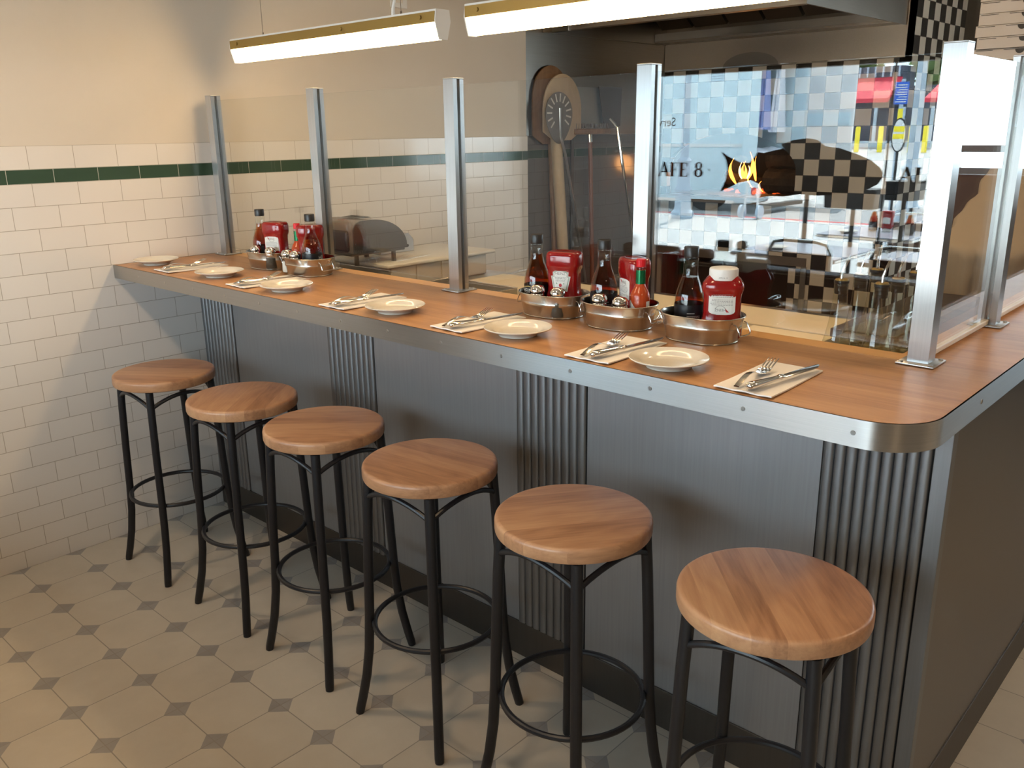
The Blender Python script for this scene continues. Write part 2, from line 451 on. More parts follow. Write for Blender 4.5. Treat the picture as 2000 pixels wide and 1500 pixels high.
M['checks'] = checker_mat('black_and_white_tile', 0.0955, (3.80, -0.345, 1.73), (0.74, 0.64, 0.52), (0.008, 0.007, 0.007), (0.10, 0.08, 0.06))

# ------------------------------------------------------------------ setting
def struct(o): o['kind'] = 'structure'; return o


X0, X1, Y0, H = -2.65, 5.5, -6.2, 2.75
struct(MB().box(X0 - 0.25, X1 + 0.2, Y0, 0.5, -0.1, 0.0).build('floor', M['floor'], smooth=0))
struct(MB().box(X0 - 0.25, X1 + 0.2, Y0 - 0.2, 0.5, H, H + 0.1).build('ceiling', M['ceil'], smooth=0))
mb = MB()
WX = 2.345
# painted plaster over tiles; the tiles stand 8 mm proud
mb.box(-1.42, WX, 0.008, 0.5, 0.0, H)
mb.box(WX, X1, 0.123, 0.5, 0.0, H)
wl = struct(mb.build('wall_left', M['paint'], smooth=0))
zt, zg = Z1 + 0.0485 + 0.0785, Z1
for nm, mt, za, zb_ in (('trim_1', M['tile'], 0.0, zg), ('trim_2', M['tile_green'], zg, zg + 0.0485), ('trim_3', M['tile_cap'], zg + 0.0485, zt)):
    mb = MB()
    mb.box(-1.42, WX, 0.0, 0.0085, za, zb_)
    o = mb.build(nm, mt, smooth=0); struct(o)
for nm, mt, za, zb_ in (('trim_4', M['tile_shaded'], 0.0, zg), ('trim_5', M['tile_green'], zg, zg + 0.0485), ('trim_6', M['tile_shaded'], zg + 0.0485, zt)):
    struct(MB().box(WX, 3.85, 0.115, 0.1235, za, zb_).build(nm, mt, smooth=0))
struct(MB().box(X0, -1.42, 0.02, 0.5, 0.0, H).build('door_1', M['dark_door'], smooth=0))
struct(MB().box(X1, X1 + 0.2, Y0, -5.5, 0, H).box(X1, X1 + 0.2, -3.1, 0.5, 0, H).box(X1, X1 + 0.2, -5.5, -3.1, 0, 0.95).box(X1, X1 + 0.2, -5.5, -3.1, 2.2, H).build('wall_right', M['dark_wall'], smooth=0))
struct(MB().box(X0 - 0.25, X1 + 0.2, Y0 - 0.2, Y0, 0, H).build('wall_front', M['dark_wall'], smooth=0))
# street window wall, glazing from the tiled wall onwards
WZ0, WZ1, WY0, WY1 = 0.66, 1.885, -3.2, 0.30
struct(MB().box(X0 - 0.2, X0, Y0, WY0, 0, H).box(X0 - 0.2, X0, WY1, 0.5, 0, H).box(X0 - 0.2, X0, WY0, WY1, 0, WZ0).box(X0 - 0.2, X0, WY0, WY1, WZ1, H).build('wall_street', M['dark_wall'], smooth=0))
win = struct(MB().box(X0 - 0.012, X0 - 0.004, WY0, WY1, WZ0, WZ1).build('window_1', M['win_pane'], smooth=0))
mb = MB()
for y in (WY0 + 0.02, WY1 - 0.02): mb.box(X0 - 0.06, X0 + 0.02, y - 0.02, y + 0.02, WZ0, WZ1)
mb.box(X0 - 0.06, X0 + 0.02, WY0, WY1, WZ0, WZ0 + 0.03).box(X0 - 0.06, X0 + 0.02, WY0, WY1, WZ1 - 0.03, WZ1)
mb.box(X0 - 0.014, X0 - 0.002, -1.534, -1.526, WZ0, WZ1)
mb.build('window_frame', M['black'], win)
mb = MB().box(X0 - 0.10, X0 + 0.05, WY0, WY1, WZ0 - 0.025, WZ0, 0.004); mb.build('window_sill', M['edge_steel'], win)

# serif window lettering, black on the pane
def glyph(ch):
    P = []
    if ch == 'A':
        P = [[(-0.02, 0), (0.10, 0.0), (0.50, 1.0), (0.38, 1.0)], [(0.33, 1.0), (0.52, 1.0), (0.90, 0), (0.60, 0)], [(0.15, 0.3), (0.72, 0.28), (0.72, 0.37), (0.17, 0.37)],
             [(-0.06, 0), (0.22, 0), (0.22, 0.05), (-0.06, 0.05)], [(0.54, 0), (0.98, 0), (0.98, 0.05), (0.54, 0.05)]]
    elif ch in 'FEL':
        P = [[(0.08, 0), (0.36, 0), (0.36, 1), (0.08, 1)], [(0, 0), (0.42, 0), (0.42, 0.05), (0, 0.05)], [(0, 0.95), (0.42, 0.95), (0.42, 1), (0, 1)]]
        if ch in 'FE': P += [[(0.3, 0.95), (0.72, 0.95), (0.72, 1), (0.3, 1)], [(0.66, 0.72), (0.72, 0.72), (0.72, 1), (0.62, 0.97)], [(0.3, 0.48), (0.56, 0.48), (0.56, 0.54), (0.3, 0.54)], [(0.52, 0.36), (0.57, 0.36), (0.57, 0.66), (0.52, 0.66)]]
        if ch in 'EL': P += [[(0.3, 0), (0.76, 0), (0.76, 0.05), (0.3, 0.05)], [(0.66, 0.03), (0.76, 0), (0.80, 0.30), (0.75, 0.30)]]
    elif ch == 'C':
        o = arc(0.48, 0.5, 0.5, math.radians(50), math.radians(310), 26); i = [(0.56 + 0.40 * math.cos(a) * 0.92, 0.5 + 0.46 * math.sin(a)) for a in [math.radians(50 + 260 * k / 26) for k in range(27)]]
        P = [[o[k], o[k + 1], i[k + 1], i[k]] for k in range(26)] + [[(0.78, 0.64), (0.83, 0.64), (0.83, 0.98), (0.78, 0.9)]]
    elif ch == '8':
        for cy, ro, rx in ((0.74, 0.26, 0.29), (0.27, 0.28, 0.36)):
            for k in range(24):
                a, b = 2 * PI * k / 24, 2 * PI * (k + 1) / 24
                f = lambda t, sx, sy: (0.36 + rx * sx * math.cos(t), cy + ro * sy * math.sin(t))
                P.append([f(a, 1, 1), f(b, 1, 1), f(b, 0.36, 0.74), f(a, 0.36, 0.74)])
    elif ch == '.':
        P = [arc(0.1, 0.5, 0.07, 0, 2 * PI * 11 / 12, 11)]
    return P


mb = MB(); XL = X0 - 0.0032
for ch, ya, h in (('C', -0.015, 0.088), ('A', -0.092, 0.088), ('F', -0.172, 0.086), ('E', -0.240, 0.086), ('8', -0.350, 0.092), ('.', -0.449, 0.09), ('A', -1.606, 0.082), ('L', -1.682, 0.080)):
    for poly in glyph(ch):
        mb.prism([(ya - u * h, 1.245 + v * h) for u, v in poly], 'x', XL, XL + 0.0006)
mb.build('window_lettering', M['black'], win, smooth=0)
# fish silhouette
fish = [(-0.535, 1.403), (-0.582, 1.374), (-0.671, 1.336), (-0.727, 1.335), (-0.767, 1.378), (-0.777, 1.399), (-0.816, 1.393), (-0.88, 1.408), (-0.942, 1.42), (-0.922, 1.442), (-1.001, 1.468), (-1.086, 1.476),
        (-1.138, 1.467), (-1.191, 1.431), (-1.274, 1.421), (-1.377, 1.388), (-1.449, 1.359), (-1.503, 1.32), (-1.519, 1.295), (-1.521, 1.27), (-1.50, 1.235), (-1.44, 1.20), (-1.32, 1.175), (-1.23, 1.165), (-1.148, 1.160), (-1.057, 1.165), (-0.964, 1.148), (-0.867, 1.147), (-0.809, 1.136), (-0.816, 1.169),
        (-0.803, 1.213), (-0.745, 1.236), (-0.661, 1.218), (-0.594, 1.183), (-0.543, 1.163), (-0.577, 1.237), (-0.584, 1.298), (-0.57, 1.352)]
MB().prism(fish, 'x', XL, XL + 0.0006).build('fish_decal', M['black'], win, smooth=0)
# end window beyond the aisle
win2 = struct(MB().box(X1 + 0.09, X1 + 0.098, -5.5, -3.1, 0.95, 2.2).build('window_2', M['win_pane'], smooth=0))
mb = MB()
for y in (-5.48, -4.3, -3.12): mb.box(X1 + 0.06, X1 + 0.13, y - 0.025, y + 0.025, 0.95, 2.2)
mb.box(X1 + 0.06, X1 + 0.13, -5.5, -3.1, 0.95, 0.98).box(X1 + 0.06, X1 + 0.13, -5.5, -3.1, 2.17, 2.2)
mb.build('window_frame', M['black'], win2)

# ------------------------------------------------------------------ counter
ZT, ZB = 1.073, 1.024
ct = thing('countertop', 'orange-brown wooden bar countertop with brushed steel edge band', 'countertop', (0, 0, ZB))
rc = 0.10
outl = [(0, -0.002)] + [(0, -2.91 + rc)] + arc(rc, -2.91 + rc, rc, PI, 1.5 * PI, 10)[1:] + [(3.0, -2.91)]
wood_out = [(x, y) for x, y in outl] + [(3.0, -2.765), (0.433, -2.765), (0.433, -0.002)]
MB().prism(wood_out, 'z', 0.0, ZT - ZB - 0.0008).build('wood_top', M['counter_wood'], ct, smooth=0)
MB().prism([(0.4335, -0.002), (0.4335, -2.7645), (3.0, -2.7645), (3.0, -2.71), (0.49, -2.71), (0.49, -0.002)], 'z', 0.0, ZT - ZB - 0.0004).build('back_strip', M['strip_wood'], ct, smooth=0)
def off(d): return [(-d, -0.002), (-d, -2.91 + rc)] + arc(rc, -2.91 + rc, rc + d, PI, 1.5 * PI, 10)[1:] + [(3.0, -2.91 - d)]
band = MB().prism(off(0.0035) + list(reversed(off(0.0003))), 'z', 0.0, ZT - ZB).build('metal_edge', M['edge_steel'], ct, smooth=30)
for i in range(14):
    y = -0.205 - 0.2 * i
    if y < -2.81: break
    MB().tube([(-0.0032, y, 0.025), (-0.0048, y, 0.025)], [0.0045, 0.0040], 14).tube([(-0.0047, y, 0.025), (-0.0050, y, 0.025)], 0.002, 6).build('screw', M['kitchen_steel'], band)
for x in (0.315, 0.75, 1.2):
    MB().tube([(x, -2.9132, 0.025), (x, -2.9148, 0.025)], [0.0045, 0.004], 14).build('screw', M['kitchen_steel'], band)

cb = thing('counter_base', 'grey satin steel bar front with ribbed pilasters under the wooden countertop', 'bar counter', (0, 0, 0))
XP, YP = 0.332, -2.872
MB().box(XP + 0.004, 0.485, YP + 0.004, -0.002, 0.0, ZB).box(0.485, 3.0, YP + 0.004, -2.73, 0.0, ZB).build('carcass', M['kick_steel'], cb, smooth=0)
flutes = [(-0.002, -0.238), (-0.866, -1.112), (-1.745, -1.99), (-2.624, -2.840)]
flats = [(-0.242, -0.863), (-1.115, -1.742), (-1.993, -2.621)]
for a, b in flats: MB().box(XP, XP + 0.0035, b, a, 0.115, ZB, 0.0008).build('front_panel', M['panel_steel'], cb, smooth=0)
for a, b in flutes:
    nrib = 9; pw = (a - b) / nrib; pts = []
    for k in range(nrib):
        yc = a - pw * (k + 0.5)
        for j in range(9):
            t = PI * j / 8; pts.append((XP + 0.001 - 0.0088 * max(0.0, math.sin(t)) ** 0.62, yc + pw * 0.49 * math.cos(t)))
    pts += [(XP + 0.0035, b), (XP + 0.0035, a)]
    MB().prism(pts, 'z', 0.117, ZB - 0.0005).build('ribbed_pilaster', M['rib_steel'], cb, smooth=50)
MB().box(XP - 0.004, XP + 0.0035, YP - 0.003, -0.002, 0.0, 0.115, 0.001).build('kick_plate', M['kick_steel'], cb, smooth=0)
MB().box(XP + 0.02, 1.30, YP - 0.0005, YP + 0.0035, 0.115, ZB).box(1.303, 3.0, YP - 0.0005, YP + 0.0035, 0.115, ZB).build('end_panel', M['end_steel'], cb, smooth=0)
MB().box(XP - 0.006, XP + 0.02, YP - 0.002, -2.8425, 0.117, ZB - 0.0005, 0.0012).build('corner_trim', M['rib_steel'], cb, smooth=0)
MB().box(XP + 0.0036, 3.0, YP - 0.004, YP + 0.0035, 0.0, 0.115, 0.001).build('kick_plate', M['kick_steel'], cb, smooth=0)

# ------------------------------------------------------------------ sneeze guard
PY = [-0.075, -0.745, -1.418, -2.085, -2.764]
gd = thing('sneeze_guard', 'clear glass sneeze guard on brushed steel posts along the back of the counter', 'sneeze guard', (0, 0, ZT + 0.0003))
def post(x, y, slots):
    h, g, d = 0.0205, 0.0055, 0.014
    pts = []
    def side(dx, dy):          # walk one side, counter-clockwise, with an optional slot
        key = {(0, -1): '-y', (1, 0): '+x', (0, 1): '+y', (-1, 0): '-x'}[(dx, dy)]
        tx, ty = -dy, dx
        L = [(-h, 0)] + ([(-g, 0), (-g, -d), (g, -d), (g, 0)] if key in slots else [])
        for u, v in L: pts.append((x + dx * (h + v) + tx * u, y + dy * (h + v) + ty * u))
    for q in ((0, -1), (1, 0), (0, 1), (-1, 0)): side(*q)
    t = MB().prism(pts, 'z', 0.004, 0.606).build('post', M['post_steel'], gd, smooth=0)
    mb = MB().box(x - 0.04, x + 0.04, y - 0.037, y + 0.037, 0.0, 0.0038, 0.001)
    for sx in (-1, 1):
        for sy in (-1, 1): mb.lathe([(0.0, 0.0038), (0.0048, 0.0038), (0.004, 0.006), (0.0, 0.0066)], 12, (x + sx * 0.031, y + sy * 0.029), cap=False)
    mb.build('base_plate', M['post_steel'], t, smooth=30)
    MB().box(x - h - 0.0006, x + h + 0.0006, y - h - 0.0006, y + h + 0.0006, 0.606, 0.6095, 0.001).build('cap', M['post_steel'], t, smooth=0)
for i, y in enumerate(PY): post(0.434, y, ('-y', '+y') if i < 4 else ('+y', '+x'))
for x in (0.905, 1.62): post(x, -2.764, ('-x', '+x'))
for i in range(4):
    a, b = PY[i] - 0.0075, PY[i + 1] + 0.0075
    MB().box(0.430, 0.438, b, a, 0.027, 0.591).build('glass_pane', M['pane'], gd, smooth=0)
for a, b in ((0.4415, 0.8975), (0.9125, 1.6125)):
    g = MB().box(a, b, -2.768, -2.760, 0.016, 0.591).build('glass_pane', M['pane'], gd, smooth=0)
    MB().box(a + 0.014, b - 0.014, -2.770, -2.758, 0.004, 0.0165, 0.002).build('bottom_gasket', M['white_plastic'], g, smooth=0)

# ------------------------------------------------------------------ bar stools
def make_stool(label):
    t = thing('bar_stool', label, 'stool', (0, 0, 0), 0, 'bar stools along the counter')
    MB().lathe([(0.0, 0.700), (0.166, 0.700), (0.1705, 0.7025), (0.172, 0.707), (0.172, 0.726), (0.1705, 0.7315), (0.167, 0.7345), (0.162, 0.7355), (0.0, 0.7358)], 72, cap=False).build('seat', M['seat_wood'], t)
    prof = [(0.699, 0.1120), (0.60, 0.1165), (0.45, 0.1215), (0.30, 0.1255), (0.20, 0.1300), (0.12, 0.1375), (0.05, 0.1480), (0.012, 0.1545), (0.0, 0.1560)]
    for sx in (-1, 1):
        for sy in (-1, 1):
            MB().tube([(sx * o, sy * o, z) for z, o in prof], [0.0128] * 7 + [0.0125, 0.0115], 14).build('leg', M['black_metal'], t)
    for k in range(4):
        c_ = [(-1, -1), (1, -1), (1, 1), (-1, 1)]
        p, q = c_[k], c_[(k + 1) % 4]; o = 0.1155; pts = []
        for j in range(17):
            u = j / 16; bulge = math.sin(PI * u)
            x = (p[0] + (q[0] - p[0]) * u) * o; y = (p[1] + (q[1] - p[1]) * u) * o
            nx, ny = (p[0] + q[0]) / 2, (p[1] + q[1]) / 2
            z = 0.640 + 0.038 * (1 - abs(2 * u - 1) ** 2.0)
            pts.append((x + nx * 0.018 * bulge, y + ny * 0.018 * bulge, z))
        MB().tube(pts, 0.0068, 10).build('brace', M['black_metal'], t)
    n = 56; r = 0.1640
    MB().tube([(r * math.cos(2 * PI * k / n), r * math.sin(2 * PI * k / n), 0.285) for k in range(n)], 0.0072, 10, True).build('foot_ring', M['black_metal'], t)
    return t
SL = ['round wooden bar stool standing next to the tiled wall', 'second round wooden bar stool from the tiled wall', 'third round wooden bar stool from the tiled wall',
      'round wooden bar stool with swirling grain on its seat, fourth from the wall', 'evenly grained wooden bar stool, second from the counter corner', 'wooden bar stool with streaky seat at the counter corner, nearest the camera']
SP = [(-0.033, -0.376, 0.0), (-0.018, -0.873, 0.0), (-0.010, -1.302, 0.0), (-0.008, -1.753, 0.03), (-0.020, -2.229, -0.06), (-0.036, -2.704, 0.12)]
st0 = make_stool(SL[0]); st0.location = (SP[0][0], SP[0][1], 0)
GR = [0.6, 2.3, 0.75, 0.1, 1.0, 2.2]
for i in range(1, 6):
    s_ = dup(st0, (SP[i][0], SP[i][1], 0), SP[i][2], SL[i])
for i, o in enumerate([o for o in C.objects if o.name.startswith('bar_stool')]):
    for ch in o.children:
        if ch.name.startswith('seat'): ch.rotation_euler = (0, 0, GR[i])

# ------------------------------------------------------------------ place settings
plate_me = MB().lathe([(0.0, 0.0065), (0.030, 0.0062), (0.048, 0.0075), (0.054, 0.0100), (0.060, 0.0150), (0.074, 0.0185), (0.0800, 0.0205), (0.0812, 0.0192), (0.0795, 0.0172), (0.066, 0.0130), (0.052, 0.0070), (0.047, 0.0035), (0.046, 0.0), (0.041, 0.0), (0.040, 0.0028), (0.0, 0.0034)], 64, cap=False)
pl0 = plate_me.build('side_plate', M['china'], smooth=60)
PP = [(0.113, -0.112), (0.113, -0.575), (0.101, -0.997), (0.096, -1.520), (0.102, -1.961), (0.086, -2.389)]
NP = [(0.030, -0.322), (0.028, -0.818), (0.014, -1.346), (0.023, -1.797), (0.012, -2.235), (0.010, -2.594)]
WHICH = ['nearest the tiled wall', 'second from the tiled wall', 'third from the tiled wall', 'third from the counter corner', 'second from the counter corner', 'nearest the counter corner']
for i, (x, y) in enumerate(PP):
    o = pl0 if i == 0 else pl0.copy()
    if i: C.objects.link(o)
    o.location = (x, y, ZT); S(o, 'small round cream plate on the counter, ' + WHICH[i], 'plate', 'side plates along the counter')

def napkin():
    mb = MB(); nx, ny = 14, 16; L, W = 0.232, 0.116; V = []
    top = []
    for i in range(nx + 1):
        row = []
        for j in range(ny + 1):
            u, v = i / nx, j / ny
            wv = 0.0032 * max(0, 1 - u * 3.2) * (0.5 + 0.5 * math.sin(v * 15.0 + 0.6))
            row.append((L * u - 0.003 * math.sin(v * 15 + 0.4) * max(0, 1 - u * 3), -W / 2 + W * v + 0.010 * u, 0.0030 + wv))
        top.append(row)
    bv = [[mb.bm.verts.new(p) for p in r] for r in top]
    bb = [[mb.bm.verts.new((p[0], p[1], p[2] - 0.0026)) for p in r] for r in top]
    for i in range(nx):
        for j in range(ny):
            mb.bm.faces.new((bv[i][j], bv[i + 1][j], bv[i + 1][j + 1], bv[i][j + 1])); mb.bm.faces.new((bb[i][j], bb[i][j + 1], bb[i + 1][j + 1], bb[i + 1][j]))
    ed = [(i, 0) for i in range(nx)] + [(nx, j) for j in range(ny)] + [(i, ny) for i in range(nx, 0, -1)] + [(0, j) for j in range(ny, 0, -1)]
    for a, b in zip(ed, ed[1:] + ed[:1]): mb.bm.faces.new((bv[a[0]][a[1]], bv[b[0]][b[1]], bb[b[0]][b[1]], bb[a[0]][a[1]]))
    return mb.build('paper_napkin', M['napkin'])


def fork():
    t = thing('fork', 'x', 'fork'); n = 22; mb = MB(); L = 0.118
    A, B = [], []
    for i in range(n + 1):
        u = i / n; x = L * u
        hw = 0.0028 * (1 - u) ** 0.55 * (1 if u > 0.05 else 0.75) + 0.0032 if u < 0.8 else 0.0032 + 0.0078 * ((u - 0.8) / 0.2) ** 1.3
        z = 0.0050 + 0.012 * math.sin(PI * min(1, u / 0.95)) ** 1.4
        A.append([mb.bm.verts.new((x, s * hw, z + 0.0014 - 0.0008 * abs(s))) for s in (-1, 0, 1)]); B.append([mb.bm.verts.new((x, s * hw, z - 0.0012)) for s in (-1, 0, 1)])
    for i in range(n):
        for j in range(2):
            mb.bm.faces.new((A[i][j], A[i + 1][j], A[i + 1][j + 1], A[i][j + 1])); mb.bm.faces.new((B[i][j], B[i][j + 1], B[i + 1][j + 1], B[i + 1][j]))
        mb.bm.faces.new((A[i][0], B[i][0], B[i + 1][0], A[i + 1][0])); mb.bm.faces.new((A[i][2], A[i + 1][2], B[i + 1][2], B[i][2]))
    mb.bm.faces.new((A[0][0], A[0][1], A[0][2], B[0][2], B[0][1], B[0][0])); mb.bm.faces.new((A[n][2], A[n][1], A[n][0], B[n][0], B[n][1], B[n][2]))
    mb.build('handle', M['chrome'], t, smooth=50)
    mb = MB(); zf = lambda u: 0.0055 - 0.002 * math.sin(PI * min(1, u * 2)) + 0.017 * max(0, u - 0.15) ** 1.2
    rows = []
    for i in range(5):
        u = i / 4 * 0.42; hw = 0.0110 + 0.0012 * math.sin(PI * i / 4)
        rows.append(([mb.bm.verts.new((L + 0.062 * u, s * hw, zf(u) + 0.0009 + 0.0016 * s * s)) for s in (-1, -0.5, 0, 0.5, 1)], [mb.bm.verts.new((L + 0.062 * u, s * hw, zf(u) - 0.0009 + 0.0016 * s * s)) for s in (-1, -0.5, 0, 0.5, 1)]))
    for (a, b), (c, d) in zip(rows, rows[1:]):
        for j in range(4): mb.bm.faces.new((a[j], c[j], c[j + 1], a[j + 1])); mb.bm.faces.new((b[j], b[j + 1], d[j + 1], d[j]))
        mb.bm.faces.new((a[0], b[0], d[0], c[0])); mb.bm.faces.new((a[4], c[4], d[4], b[4]))
    mb.bm.faces.new(rows[0][0] + rows[0][1][::-1]); mb.bm.faces.new(rows[-1][0][::-1] + rows[-1][1])
    for k in range(4):
        y = -0.0093 + 0.0062 * k
        mb.tube([(L + 0.062 * u, y * (1 + 0.05 * u), zf(u) + 0.0012) for u in (0.36, 0.5, 0.65, 0.8, 0.93, 1.0)], [0.0017, 0.0016, 0.0015, 0.0013, 0.001, 0.0006], 6)
    mb.build('tines', M['chrome'], t, smooth=50); return t


def knife():
    t = thing('table_knife', 'x', 'knife'); mb = MB()
    pr_ = [(0.0, 0.003), (0.002, 0.0075), (0.008, 0.0098), (0.018, 0.0102), (0.04, 0.0088), (0.065, 0.0070), (0.086, 0.0058), (0.092, 0.0066), (0.096, 0.0074), (0.100, 0.0064), (0.106, 0.0050)]
    rings = []
    for x, r in pr_: rings.append([mb.bm.verts.new((x, r * math.cos(2 * PI * k / 16), 0.0102 + r * 0.72 * math.sin(2 * PI * k / 16))) for k in range(16)])
    for a, b in zip(rings, rings[1:]):
        for k in range(16): mb.bm.faces.new((a[k], b[k], b[(k + 1) % 16], a[(k + 1) % 16]))
    mb.bm.faces.new(rings[0]); mb.bm.faces.new(rings[-1][::-1])
    mb.build('handle', M['chrome'], t, smooth=60)
    out = [(0.104, -0.0075), (0.15, -0.0085), (0.19, -0.0085), (0.212, -0.0060), (0.226, 0.0010), (0.232, 0.0075), (0.222, 0.0078), (0.19, 0.0086), (0.15, 0.0085), (0.104, 0.0072)]
    MB().prism([(a, b) for a, b in out], 'z', 0.0088, 0.0106, 0.0005).build('blade', M['knife_steel'], t, smooth=30); return t
nk0, fk0, kn0 = napkin(), fork(), knife()
for i, (x, y) in enumerate(NP):
    a = random.uniform(-0.03, 0.03) + 0.12 * 0
    if i: nk = nk0.copy(); C.objects.link(nk)
    else: nk = nk0
    nk.location = (x, y, ZT); nk.rotation_euler = (0, 0, a); S(nk, 'folded white paper napkin under a fork and knife, ' + WHICH[i], 'napkin', 'napkins along the counter')
    f = fk0 if i == 0 else dup(fk0); f.location = (x + 0.006, y + 0.012 + 0.003, ZT + 0.004); f.rotation_euler = (0, 0, 0.10 + a); S(f, 'steel fork with raised tines on the paper napkin ' + WHICH[i], 'fork', 'forks along the counter')
    k = kn0 if i == 0 else dup(kn0); k.location = (x + 0.002, y - 0.010, ZT + 0.004); k.rotation_euler = (0, 0, -0.15 + a); S(k, 'steel table knife beside the fork on the napkin ' + WHICH[i], 'knife', 'knives along the counter')

# ------------------------------------------------------------------ condiment tubs and what stands in them
def stad(L, W, n=14):
    """oval with straight sides, long axis along y"""
    r = W / 2; h = L / 2 - r
    return [(r * math.cos(a), h + r * math.sin(a)) for a in [PI * k / n for k in range(n + 1)]] + [(r * math.cos(a), -h + r * math.sin(a)) for a in [PI + PI * k / n for k in range(n + 1)]]


def make_tub(label):
    t = thing('metal_tub', label, 'tub', (0, 0, 0), 0, 'oval metal tubs of condiments')
    prof = [(0.166, 0.126, 0.0), (0.168, 0.128, 0.0012), (0.1685, 0.1285, 0.003), (0.180, 0.1345, 0.029), (0.1850, 0.1395, 0.0325), (0.1850, 0.1395, 0.0365), (0.184, 0.138, 0.040), (0.196, 0.1450, 0.058)]
    rings = [[(x, y, z) for x, y in stad(L, W)] for L, W, z in prof]
    inner = [[(x, y, z) for x, y in stad(L - 0.0016, W - 0.0016)] for L, W, z in reversed(prof[2:])]
    mb = MB(); R_ = [[mb.bm.verts.new(p) for p in r] for r in rings + inner]; n = len(R_[0])
    for a, b in zip(R_, R_[1:]):
        for k in range(n): mb.bm.faces.new((a[k], a[(k + 1) % n], b[(k + 1) % n], b[k]))
    mb.bm.faces.new(R_[0][::-1]); mb.bm.faces.new(R_[-1])
    mb.build('body', M['galv'], t, smooth=40)
    MB().tube([(x, y, 0.0585) for x, y in stad(0.197, 0.146)], 0.0017, 8, True).build('rolled_rim', M['galv'], t)
    MB().tube([(x, y, 0.0014) for x, y in stad(0.1675, 0.1275)], 0.0014, 8, True).build('base_rim', M['galv'], t)
    for s in (-1, 1):
        y0 = s * 0.0965
        pts = [(-0.024, y0 - s * 0.004, 0.047), (-0.024, y0 + s * 0.002, 0.046), (-0.024, y0 + s * 0.011, 0.030), (-0.024, y0 + s * 0.012, 0.024), (-0.020, y0 + s * 0.0125, 0.0215), (0.020, y0 + s * 0.0125, 0.0215), (0.024, y0 + s * 0.012, 0.024), (0.024, y0 + s * 0.011, 0.030), (0.024, y0 + s * 0.002, 0.046), (0.024, y0 - s * 0.004, 0.047)]
        h = MB().tube(pts, 0.0015, 8).build('handle', M['chrome'], t)
    return t
TC = [(0.345, -0.531), (0.339, -0.776), (0.345, -1.868), (0.338, -2.083), (0.345, -2.310)]
TLAB = ['small oval metal tub of condiments nearest the tiled wall', 'oval metal tub by the second guard post, holding a hot sauce bottle', 'oval metal tub whose ketchup shows a front label, first of the three near tubs',
        'oval metal tub holding the hot sauce bottle, middle of the three near tubs', 'oval metal tub with the white-capped upright ketchup, nearest the counter corner']
tb0 = make_tub(TLAB[0]); tb0.location = (*TC[0], ZT)
for i in range(1, 5): dup(tb0, (*TC[i], ZT), 0, TLAB[i])
ZI = ZT + 0.0035

def cyl_fn(r, z0):
    return lambda a, b: (-r * math.cos(a / r), -r * math.sin(a / r), z0 + b)


